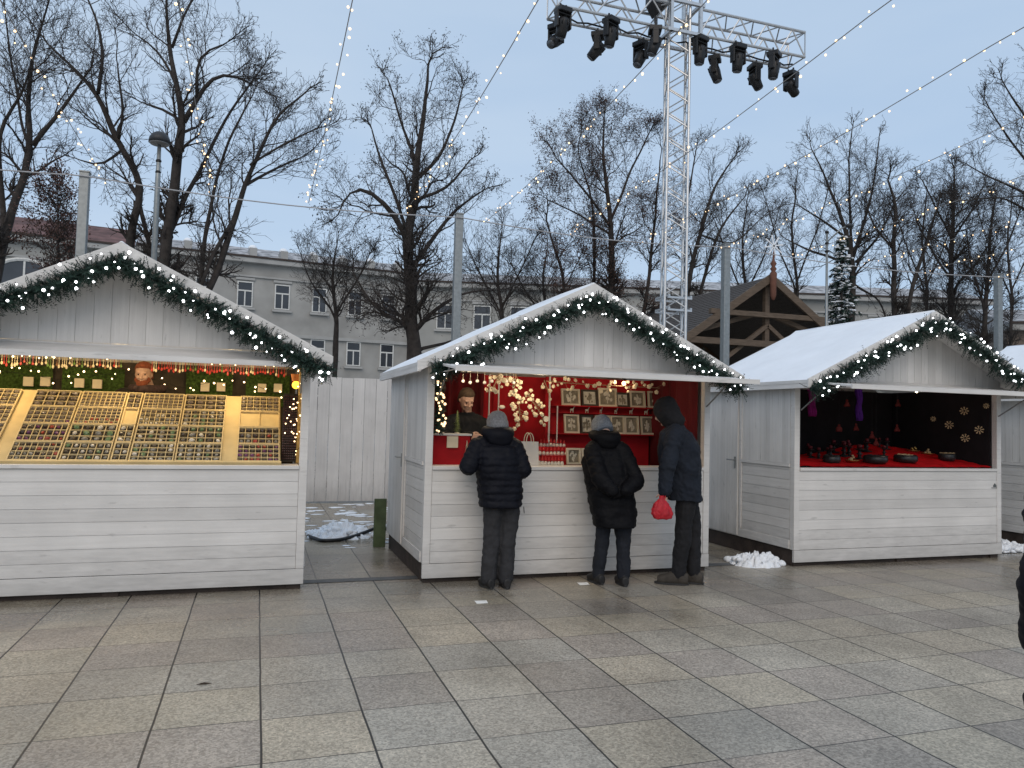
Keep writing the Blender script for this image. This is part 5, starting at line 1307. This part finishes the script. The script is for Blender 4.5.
# ------------------------------------------------------------------ long old building far behind
M_WALLB = mat('pale_render', (.33, .325, .31), .9, .22, .5, .2, detail=8); M_WALLG = mat('grey_render', (.30, .30, .285), .9, .2, .3, .2); M_CORN = mat('cornice_stone', (.36, .36, .35), .85, .12, 1)
M_ROOFB = mat('snowy_metal_roof', (.36, .36, .37), .8, .75, 1.6, .2, stretch=(1, 1, 1), detail=8); M_REDR = mat('red_metal_roof', (.14, .075, .068), .8, .5, 1.2, detail=8); M_WIN = mat('dark_window_glass', (.03, .033, .04), .12, .3, 1, spec=.7)
def facade(A, B_, H, label, wall_m, roof_m, wins, dormers=0, name='old_building', depth=10, rh=2.2, arch=False):
    A = Vector(A); B_ = Vector(B_); A.z = B_.z = 0; Ln = (B_ - A).length; ang = math.atan2(B_.y - A.y, B_.x - A.x)
    t = empty(name, label, 'building', None, A, ang)
    b = MB(); b.box(0, Ln, 0, depth, 0, H); b.build('wall', wall_m, t)
    for nm, (z0, z1, o_) in {'cornice': (H, H + .35, .55), 'frieze': (H - 1.1, H - .95, .14), 'string_course': (H - 5.6, H - 5.35, .2), 'plinth_course': (H - 9.1, H - 8.9, .16)}.items():
        MB().box(-.1, Ln + .1, -o_, depth if nm == 'cornice' else -.003, z0, z1).build(nm, M_CORN if nm != 'cornice' else M_CORN, t)
    b = MB(); b.prism([(0, -.6, H + .352), (0, depth + .5, H + .352), (0, depth / 2, H + rh)], (Ln, 0, 0)); rf = b.build('roof', roof_m, t)
    MB().box(0, Ln, -.62, -.5, H + .352, H + .5).build('gutter', M_SKID, rf)
    for k in range(dormers):
        x = Ln * (k + .5) / dormers
        b = MB(); b.box(x - .28, x + .28, .1, 1.6, H + .4, H + 1.25); b.build('dormer', M_CORN, rf)
        MB().lathe([(.38, H + 1.25), (.34, H + 1.4), (.2, H + 1.55), (0, H + 1.6)], c=(x, .7, 0), n=12).build('dormer_cap', M_SNOW, rf, True)
    w0 = None
    for (x, z, ww, hh) in wins:
        if w0 is None:
            w0 = MB().box(-ww / 2, ww / 2, -.012, -.004, 0, hh).build('window', M_WIN, t); w = w0
            b = MB(); f = .08
            b.box(-ww / 2 - f, -ww / 2, -.09, 0, -f, hh + f); b.box(ww / 2, ww / 2 + f, -.09, 0, -f, hh + f); b.box(-ww / 2, ww / 2, -.09, 0, hh, hh + f); b.box(-ww / 2, ww / 2, -.09, 0, -f, 0)
            b.box(-.045, .045, -.07, -.013, 0, hh * .62); b.box(-ww / 2, ww / 2, -.07, -.013, hh * .62, hh * .68); b.build('frame', mat('window_white', (.62, .62, .60), .6), w0)
            MB().box(-ww / 2 - .25, ww / 2 + .25, -.25, -.002, -.3, -.13).build('sill', M_CORN, w0)
            MB().box(-ww / 2 - .2, ww / 2 + .2, -.14, -.002, hh + .2, hh + .38).build('lintel', M_CORN, w0)
        else: w = copy_tree(w0, t)
        w.location = (x, 0, z)
    return t
A0 = Vector((-9.0, 57.84, 0)); A1 = Vector((12.0, 60.3, 0))
dirA = (A1 - A0).normalized()
def fx(px_):     # distance along the facade of an image column, for the windows
    best = min((abs((lambda q: 512 + F * (q - CP).dot(RT) / (q - CP).dot(FW))(A0 + dirA * s_ + Vector((0, 0, 8))) - px_), s_) for s_ in [k * .1 for k in range(-60, 300)])
    return best[1]
wx = [fx(v) for v in (243, 281, 318.5, 354, 387.5)]
dx_ = wx[2] - wx[1]; wx = [wx[1] - dx_ * k for k in (6, 5, 4, 3, 2)] + wx
wins = [(x, z, 1.0, 1.8) for x in wx for z in (9.75, 5.6, 1.8) if 0 < x < 26]
facade(A0, A1, 13.1, 'long pale three storey building with snowy roof left of the central tree', M_WALLB, M_ROOFB, wins, 9)
B0 = Vector((12.2, 59.5, 0)); B1 = Vector((60, 46, 0))
winsb = [(2.5 + 3.1 * k, z, 1.3, 1.9) for k in range(15) for z in (9.0, 5.2, 1.6)]
facade(B0, B1, 12.4, 'grey wing of the old building behind the middle trees and pavilion', M_WALLG, M_ROOFB, winsb, 0)
C0 = Vector((-42, 52.0, 0)); C1 = Vector((-8.9, 56.6, 0))
t = facade(C0, C1, 12.7, 'older building with red roof and large arched windows at the left edge', M_WALLG, M_REDR, [], 0, rh=2.7)
for px_, in ((18,), (-60,), (95,)):
    # arched window on the facade line
    dC = (C1 - C0).normalized(); d_ = FW + RT * ((px_ - 512) / F); d_.z = 0
    cr2 = lambda a, c: a.x * c.y - a.y * c.x      # crossing of two plan lines
    s_ = -cr2(C0 - CP, d_) / cr2(dC, d_)
    b = MB(); pts = [(-1.7, -.02, 5.2), (1.7, -.02, 5.2)] + [(1.7 * cos(a), -.02, 7.9 + 1.2 * sin(a)) for a in [i * pi / 12 for i in range(13)]]
    b.prism(pts, (0, .015, 0)); w = b.build('arched_window', M_WIN, t); w.location = (s_, 0, 2.3)
    b = MB(); b.tube([(x * 1.06, -.04, 7.9 + (z - 7.9) * 1.08 if z > 7.9 else z) for x, y, z in pts[2:]], .14, 6); b.box(-.06, .06, -.08, -.025, 5.2, 9.1); b.box(-1.7, 1.7, -.08, -.025, 7.3, 7.42); b.build('frame', mat('window_white', (0, 0, 0)), w)
# low terrace house glimpsed at the right
facade((42, 30, 0), (62, 20, 0), 7.5, 'low grey brown building glimpsed behind the dark trees at the far right', mat('brown_render', (.16, .13, .11), .9), M_ROOFB, [(2 + 3 * k, 3.8, 1.2, 1.8) for k in range(6)], 0, rh=2)

# ------------------------------------------------------------------ bare trees
def tree(label, Y, limbs, env, n2=9, seed=1, leaves=0, leaf_m=None, bark=M_BARK, r0=.22, twig=.0068, dens=1.0, minlen=.24, up=.22, fork=1.0, name='bare_tree', wander=.125):
    """limbs: lists of (pixel x, pixel y, depth offset, radius); env: list of (px, py, rx, ry) crown ellipses"""
    r_ = random.Random(seed); base = at(limbs[0][0][0], limbs[0][0][1], Y); base = Vector((base.x, Y, 0))
    t = empty(name, label, 'tree', 'bare winter trees', base)
    pxm = F / ((Vector((base.x, Y, 5)) - CP).dot(FW))
    E_ = []
    for ex, ey, rx, ry in env:
        c = at(ex, ey, Y); E_.append((c, rx / pxm, ry / pxm))
    def inside(p):
        for c, rx, ry in E_:
            d = ((p.x - c.x) / rx) ** 2 + ((p.z - c.z) / ry) ** 2 + ((p.y - c.y) / (rx * .9)) ** 2
            if d < 1: return True
        return False
    T = MB(); G = MB(); lv = MB(); tips = []
    def grow(p, d, ln, r, lvl):
        n = max(3, int(ln / (.16 if lvl > 1 else .2))); n = min(n, 10); st = ln / n; pts = [p.copy()]; rad = [r]; dirs = [d.copy()]
        for i in range(n):
            d = d + Vector((r_.gauss(0, 1), r_.gauss(0, 1), r_.gauss(0, 1))) * wander * (1.2 if lvl > 1 else .9) + Vector((0, 0, up * .12)); d.normalize()
            p = p + d * st; pts.append(p.copy()); rad.append(max(twig * .6, r * (1 - .72 * (i + 1) / n))); dirs.append(d.copy())
            if not inside(p) and (i > 1 or lvl > 3): break
        G.tube(pts, rad, 5 if r > .025 else 3, cap=False)
        m_ = len(pts)
        if lvl >= 5 or ln < minlen: tips.append(pts[-1]); return
        k = max(2, int((3.2 + ln * 2.0) * dens)) if lvl < 4 else 2
        for c in range(k):
            u = .18 + .82 * (c + r_.random()) / k; i = min(m_ - 1, max(1, int(u * (m_ - 1) + .5))); q = pts[i]; dd = dirs[min(i, len(dirs) - 1)]
            ax = dd.orthogonal().normalized(); ax.rotate(Matrix.Rotation(r_.random() * 2 * pi, 3, dd)); ang = r_.uniform(.45, 1.05)
            nd = (dd * cos(ang) + ax * sin(ang)).normalized(); nd = (nd + Vector((0, 0, up * .6))).normalized()
            grow(q, nd, ln * r_.uniform(.42, .74) * (1.12 - .35 * u), max(twig, rad[i] * .62), lvl + 1)
        tips.append(pts[-1])
    for li, L_ in enumerate(limbs):
        pts = []; rad = []; yo = 0
        for (x, y, dy, r) in L_:
            pts.append(at(x, y, Y + dy)); rad.append(r * .80)
        if li == 0 or y > 0 and L_[0][1] > 285: pts.insert(0, Vector((pts[0].x, pts[0].y, -.1))); rad.insert(0, rad[0] * 1.15)
        P_ = []; R_ = []
        for i in range(len(pts) - 1):
            a, c = pts[i], pts[i + 1]; n = max(1, int((c - a).length / .35))
            for k in range(n):
                u = k / n; P_.append(a.lerp(c, u) + Vector((r_.gauss(0, 1), r_.gauss(0, 1), r_.gauss(0, .5))) * .035 * (1 if i or k else 0)); R_.append(rad[i] + (rad[i + 1] - rad[i]) * u)
        P_.append(pts[-1]); R_.append(rad[-1])
        for _ in range(2): P_ = [P_[0]] + [(P_[i - 1] + P_[i] * 2 + P_[i + 1]) / 4 for i in range(1, len(P_) - 1)] + [P_[-1]]
        T.tube(P_, R_, 9, cap=True)
        tot = sum((P_[i + 1] - P_[i]).length for i in range(len(P_) - 1)); kk = max(3, int(tot * 1.75 * dens * n2 / 9))
        zs = [q for q in range(1, len(P_)) if inside(P_[q]) or P_[q].z > 5.2]
        if not zs: continue
        for c in range(kk):
            i = r_.choice(zs); d = (P_[i] - P_[i - 1]).normalized(); ax = d.orthogonal().normalized(); ax.rotate(Matrix.Rotation(r_.random() * 2 * pi, 3, d)); ang = r_.uniform(.5, 1.1)
            nd = (d * cos(ang) + ax * sin(ang) + Vector((0, 0, up))).normalized()
            grow(P_[i], nd, r_.uniform(1.2, 2.5) * (1.15 - .5 * i / len(P_)) * fork, max(.016, R_[i] * .42), 2)
        grow(P_[-1], (P_[-1] - P_[-2]).normalized(), 1.7 * fork, R_[-1], 2)
    tr = T.build('trunk', bark, t, True, origin=base); tr.location = (0, 0, 0)
    cr_ = G.build('crown', M_BARK, t, origin=base); cr_.location = (0, 0, 0)
    if leaves:
        for q in tips:
            for _ in range(leaves if r_.random() < .8 else 0):
                c = q + Vector((r_.gauss(0, 1), r_.gauss(0, 1), r_.gauss(0, 1))) * .09; s_ = r_.uniform(.022, .045)
                a = Vector((r_.gauss(0, 1), r_.gauss(0, 1), r_.gauss(0, 1))).normalized(); b_ = a.orthogonal().normalized()
                lv.add([c - a * s_, c + b_ * s_ * .6, c + a * s_, c - b_ * s_ * .6], [(0, 1, 2, 3)])
        o = lv.build('withered_leaves', leaf_m, t, origin=base); o.location = (0, 0, 0)
    return len(G.f)
M_LEAF = mat('withered_leaf', (.07, .038, .028), .9, .4, 3)
M_LEAFD = mat('dark_withered_leaf', (.035, .028, .026), .9, .4, 3)
cnt = []
cnt.append(tree('leftmost forked bare tree rising at the left edge', 24, [
    [(-8, 300, 0, .19), (3, 240, 0, .18), (17, 200, 0, .15), (33, 145, 0, .12), (28, 105, .3, .09), (32, 62, .3, .07), (42, 25, 0, .04), (52, -10, 0, .03)],
    [(33, 145, 0, .10), (55, 118, -.4, .08), (75, 90, -.6, .05), (92, 66, -.8, .03)],
    [(4, 238, 0, .13), (2, 190, .3, .10), (-2, 160, .4, .09), (2, 120, .4, .07), (20, 98, .3, .05), (34, 55, 0, .03)],
    [(30, 150, 0, .07), (22, 120, .8, .05), (10, 60, 1.1, .04), (5, 10, 1, .025)]],
    [(30, 60, 75, 120), (0, 60, 60, 120)], seed=1))
cnt.append(tree('leaning bare tree between the leftmost tree and the thick trunked one', 23, [
    [(128, 300, 0, .17), (129, 258, 0, .16), (134, 215, 0, .15), (144, 187, 0, .13), (130, 160, 0, .12), (112, 128, 0, .11), (98, 94, 0, .09), (76, 70, .2, .06), (52, 48, .3, .04)],
    [(98, 94, 0, .08), (103, 58, -.4, .06), (99, 25, -.3, .045), (86, -5, 0, .03)],
    [(154, 300, .2, .10), (151, 250, .1, .09), (140, 205, 0, .08), (137, 190, 0, .08)],
    [(118, 140, 0, .06), (125, 110, -.7, .05), (118, 70, -.9, .03)],
    [(122, 150, .2, .06), (96, 170, .8, .04), (80, 160, 1, .025)]],
    [(90, 55, 72, 110), (110, 150, 60, 50)], seed=2))
cnt.append(tree('tallest bare tree with a thick straight dark trunk behind the left stall', 22, [
    [(163, 300, 0, .22), (168, 240, 0, .20), (172, 200, 0, .19), (180, 145, 0, .17), (184, 122, 0, .14), (176, 85, 0, .10), (170, 48, .2, .08), (166, 10, .2, .05), (168, -25, 0, .03)],
    [(184, 122, 0, .11), (197, 98, -.3, .09), (212, 76, -.4, .07), (236, 72, -.5, .05), (252, 84, -.5, .025)],
    [(197, 98, -.3, .07), (196, 55, -.6, .05), (222, 45, -.7, .03)],
    [(168, 236, 0, .11), (188, 195, .5, .09), (210, 150, .6, .07), (230, 110, .6, .05), (262, 68, .5, .03)],
    [(183, 124, 0, .07), (165, 108, .5, .05), (146, 104, .6, .03)],
    [(176, 85, 0, .06), (160, 50, .3, .04), (138, 36, .3, .025)],
    [(172, 48, .2, .06), (182, 15, -.2, .045), (200, -10, -.2, .03)]],
    [(180, 40, 72, 110), (225, 110, 55, 70), (150, 90, 40, 60)], seed=3, dens=1.05))
cnt.append(tree('spreading bare tree fanning to the right behind the left stall roof', 21, [
    [(200, 310, 0, .13), (222, 256, 0, .12), (236, 214, 0, .11), (244, 186, 0, .09), (262, 146, 0, .07), (280, 112, 0, .05), (306, 92, 0, .03)],
    [(244, 186, 0, .07), (268, 172, .4, .05), (300, 158, .5, .03)],
    [(232, 222, 0, .08), (214, 252, -.2, .07), (200, 290, -.3, .07)],
    [(196, 310, .5, .10), (205, 240, .5, .08), (214, 190, .6, .06), (228, 140, .6, .05), (250, 100, .5, .03)],
    [(250, 165, 0, .05), (282, 145, -.5, .04), (318, 128, -.6, .025)]],
    [(268, 135, 72, 72), (240, 200, 60, 50)], seed=4, dens=.95))
cnt.append(tree('central bare oak with scattered dead leaves behind the middle stall', 22, [
    [(414, 360, 0, .30), (412, 320, 0, .27), (410, 275, 0, .24), (407, 240, 0, .21), (414, 190, 0, .17), (419, 150, 0, .13), (425, 110, 0, .09), (428, 70, 0, .05)],
    [(408, 245, 0, .13), (399, 216, -.2, .12), (383, 204, -.3, .10), (362, 182, -.4, .07), (348, 190, -.5, .04), (338, 215, -.5, .03)],
    [(416, 180, 0, .09), (438, 160, .3, .07), (455, 120, .4, .05), (462, 90, .4, .03)],
    [(411, 270, 0, .10), (434, 235, .4, .09), (455, 208, .5, .06), (484, 190, .5, .03)],
    [(412, 330, 0, .10), (438, 308, -.5, .08), (462, 292, -.6, .05), (492, 290, -.6, .03)],
    [(411, 318, 0, .10), (392, 322, .3, .08), (368, 300, .5, .05), (352, 270, .6, .03)],
    [(415, 160, 0, .07), (400, 120, .5, .05), (388, 80, .5, .03)],
    [(412, 350, 0, .09), (445, 345, .4, .06), (480, 330, .4, .03)],
    [(408, 235, 0, .08), (385, 170, .8, .06), (372, 130, .9, .03)],
    [(415, 200, 0, .08), (445, 190, -.6, .06), (470, 160, -.7, .03)]],
    [(425, 110, 58, 68), (410, 205, 84, 62), (425, 285, 88, 52)], seed=5, leaves=1, leaf_m=M_LEAFD, dens=1.0, wander=.2))
brown = [
    [(612, 320, 0, .16), (612, 260, 0, .14), (611, 225, 0, .12), (606, 185, 0, .09), (602, 150, 0, .06), (604, 118, 0, .03)],
    [(568, 330, .3, .08), (562, 270, .3, .07), (548, 225, .3, .04)],
    [(590, 320, .5, .08), (596, 260, .5, .07), (592, 200, .5, .05), (580, 160, .4, .03)],
    [(642, 330, .2, .10), (650, 265, .2, .08), (656, 205, .2, .05), (660, 160, .1, .03)],
    [(611, 228, 0, .07), (585, 190, -.3, .05), (556, 158, -.4, .03)],
    [(611, 220, 0, .07), (632, 170, .3, .05), (648, 135, .3, .03)],
    [(612, 235, 0, .06), (580, 215, .6, .04), (548, 200, .6, .025)]]
cnt.append(tree('multi stemmed tree still holding brown withered leaves left of the stage mast', 22, brown, [(598, 165, 62, 62), (640, 190, 55, 75), (590, 230, 60, 45)], seed=6, leaves=5, leaf_m=M_LEAF, dens=1.0))
cnt.append(tree('bare tree seen directly behind the stage mast', 24, [
    [(683, 330, 0, .13), (690, 270, 0, .12), (700, 235, 0, .10), (708, 205, 0, .08), (722, 175, 0, .05), (736, 155, 0, .03)],
    [(694, 330, .3, .10), (703, 280, .3, .09), (716, 235, .3, .07), (738, 205, .2, .04)],
    [(676, 330, -.3, .09), (684, 270, -.3, .08), (688, 200, -.3, .05), (696, 150, -.2, .03)],
    [(700, 235, 0, .05), (735, 245, .5, .04), (765, 215, .5, .025)]],
    [(712, 205, 62, 72), (745, 230, 45, 55)], seed=7, dens=.95))
cnt.append(tree('broad bare tree with snow dusted limbs right of the pavilion', 24, [
    [(851, 350, 0, .20), (853, 300, 0, .18), (853, 262, 0, .16), (848, 236, 0, .12), (836, 205, 0, .08), (824, 172, 0, .05), (812, 150, 0, .03)],
    [(853, 258, 0, .10), (864, 225, -.3, .08), (874, 185, -.3, .05), (879, 140, -.3, .03)],
    [(852, 256, 0, .09), (850, 210, .4, .07), (848, 160, .4, .04), (852, 130, .4, .03)],
    [(849, 240, 0, .08), (825, 222, .5, .06), (798, 205, .5, .03)],
    [(846, 262, 0, .08), (812, 252, -.4, .06), (788, 240, -.4, .03)],
    [(856, 262, 0, .08), (880, 235, .3, .06), (893, 205, .3, .04), (905, 190, .3, .03)],
    [(855, 285, 0, .07), (880, 300, .4, .05), (890, 330, .4, .04)]],
    [(845, 190, 64, 72), (800, 235, 45, 50), (870, 240, 45, 60)], seed=8, dens=.95))
cnt.append(tree('dark bare tree with forked mossy trunk right of the broad one', 23, [
    [(896, 340, 0, .16), (894, 290, 0, .14), (893, 240, 0, .11), (896, 205, 0, .08), (888, 180, 0, .05)],
    [(903, 340, -.3, .12), (912, 285, -.3, .11), (928, 240, -.3, .08), (938, 205, -.3, .05)],
    [(894, 250, 0, .07), (872, 225, .3, .05), (866, 200, .3, .03)]],
    [(902, 225, 44, 68), (925, 260, 40, 60)], seed=9, dens=1.1))
cnt.append(tree('dense dark bare tree with a straight trunk behind the dark stall', 25, [
    [(950, 350, 0, .19), (951, 300, 0, .17), (952, 250, 0, .14), (953, 210, 0, .10), (954, 170, 0, .04)],
    [(952, 290, 0, .08), (978, 262, .3, .06), (996, 235, .3, .03)],
    [(952, 280, 0, .08), (930, 250, .3, .06), (915, 215, .3, .03)],
    [(952, 240, 0, .07), (972, 210, -.3, .05), (984, 185, -.3, .03)],
    [(952, 240, 0, .07), (935, 205, -.3, .05), (922, 180, -.3, .03)]],
    [(952, 225, 50, 68), (955, 280, 50, 50)], seed=10, dens=1.25))
cnt.append(tree('slender bare tree with two mossy stems beside the far right steel pole', 23, [
    [(983, 350, 0, .15), (986, 300, 0, .12), (990, 250, 0, .09), (994, 205, 0, .05)],
    [(986, 310, 0, .08), (972, 270, .3, .06), (966, 230, .3, .03)],
    [(988, 280, 0, .07), (1010, 240, .3, .05), (1022, 205, .3, .03)]],
    [(992, 245, 48, 66), (985, 290, 45, 45)], seed=11, dens=1.1))
cnt.append(tree('large bare tree reaching in from beyond the right edge', 20, [
    [(1062, 350, 0, .24), (1060, 280, 0, .22), (1056, 230, 0, .18), (1048, 180, 0, .12), (1040, 120, 0, .07), (1035, 60, 0, .04)],
    [(1056, 215, 0, .10), (1020, 190, -.2, .07), (990, 178, -.3, .04), (968, 165, -.3, .025)],
    [(1050, 190, 0, .09), (1022, 155, .3, .06), (1000, 128, .3, .04), (985, 100, .3, .025)],
    [(1058, 250, 0, .10), (1030, 212, .3, .07), (1000, 196, .4, .04), (970, 200, .4, .03)],
    [(1046, 150, 0, .07), (1018, 105, -.3, .05), (1002, 80, -.3, .025)]],
    [(1030, 140, 62, 70), (1000, 180, 52, 50)], seed=12, dens=1.0))
cnt.append(tree('thin reddish bare young tree in front of the red roofed building', 20, [
    [(57, 310, 0, .05), (58, 260, 0, .045), (58, 225, 0, .03), (58, 190, 0, .015)]],
    [(56, 240, 34, 56)], seed=13, dens=1.3, minlen=.2, leaves=2, leaf_m=mat('red_brown_twig', (.085, .045, .035), .9), name='young_tree', fork=.5, n2=22))
for i_, (x_, lab, sd_, ly) in enumerate(((335, 'thin bare tree standing before the old building left of the central oak', 21, 27), (500, 'thin bare tree between the central oak and the brown leaved tree', 22, 27), (545, 'fine twigged bare tree half hidden by the brown leaved tree', 24, 28), (745, 'fine twigged bare tree behind the timber pavilion', 25, 28), (795, 'fine twigged bare tree between the pavilion and the spruce', 26, 29), (925, 'distant bare tree closing the gap between the dark trees', 27, 29), (1010, 'distant bare tree behind the far right steel pole', 28, 29))):
    hh = (0, -15, 5, -45, -70, -60, -50)[i_]
    cnt.append(tree(lab, ly, [
        [(x_, 370, 0, .12), (x_ + 2, 320 + hh * .4, 0, .10), (x_ - 3, 280 + hh * .7, 0, .07), (x_ + 2, 245 + hh, 0, .03)],
        [(x_ + 1, 318 + hh * .4, 0, .06), (x_ - 18, 290 + hh * .7, .4, .045), (x_ - 32, 262 + hh, .5, .025)],
        [(x_ + 1, 312 + hh * .4, 0, .06), (x_ + 20, 285 + hh * .7, -.4, .045), (x_ + 34, 255 + hh, -.5, .025)]],
        [(x_, 275 + hh * .8, 48, 52)], seed=sd_, dens=1.0, twig=.0065, r0=.1))
# snowy spruce
def spruce(px_, ytop, ybot, Y, w_, label, seed):
    top_ = at(px_, ytop, Y); root = Vector((top_.x, Y, 0)); r_ = random.Random(seed); H = top_.z; t = empty('spruce', label, 'tree', 'spruces', root)
    MB().tube([(0, 0, 0), (0, 0, H)], [.14, .01], 8).build('trunk', M_BARK, t)
    b = MB(); sn = MB()
    for lv_ in range(120):
        z = H * (.06 + .94 * (lv_ + r_.random() * 3) / 123); R_ = w_ * (1 - (z / H)) ** .85 + .06
        for k in range(3):
            a = r_.random() * 2 * pi; ln = R_ * r_.uniform(.7, 1.1); d = Vector((cos(a), sin(a), r_.uniform(-.55, .05))); s_ = Vector((-sin(a), cos(a), 0))
            tip = Vector((0, 0, z)) + d * ln + Vector((0, 0, .12 * ln))
            for m_ in range(16):
                u = r_.uniform(.15, 1); c = Vector((0, 0, z)).lerp(tip, u); sw = .26 * (1 - u * .6)
                e = c + s_ * r_.choice((-1, 1)) * sw + d * .12 + Vector((0, 0, -r_.uniform(.02, .22)))
                n_ = Vector((0, 0, 1)).cross(e - c).normalized() * .022
                b.add([c - n_, c + n_, e], [(0, 1, 2)]); b.add([c, c + Vector((0, 0, -.03)), e], [(0, 1, 2)])
                if r_.random() < .16: sn.ball(c.lerp(e, .4) + Vector((0, 0, .02)), r_.uniform(.035, .08), 6, 4, (1.4, 1.2, .45))
    b.build('foliage', M_NEEDLE, t); sn.build('snow_load', M_SNOW, t, True)
spruce(842, 232, 330, 20, 1.5, 'dark spruce with snow on its boughs behind the roof right of centre', 1)
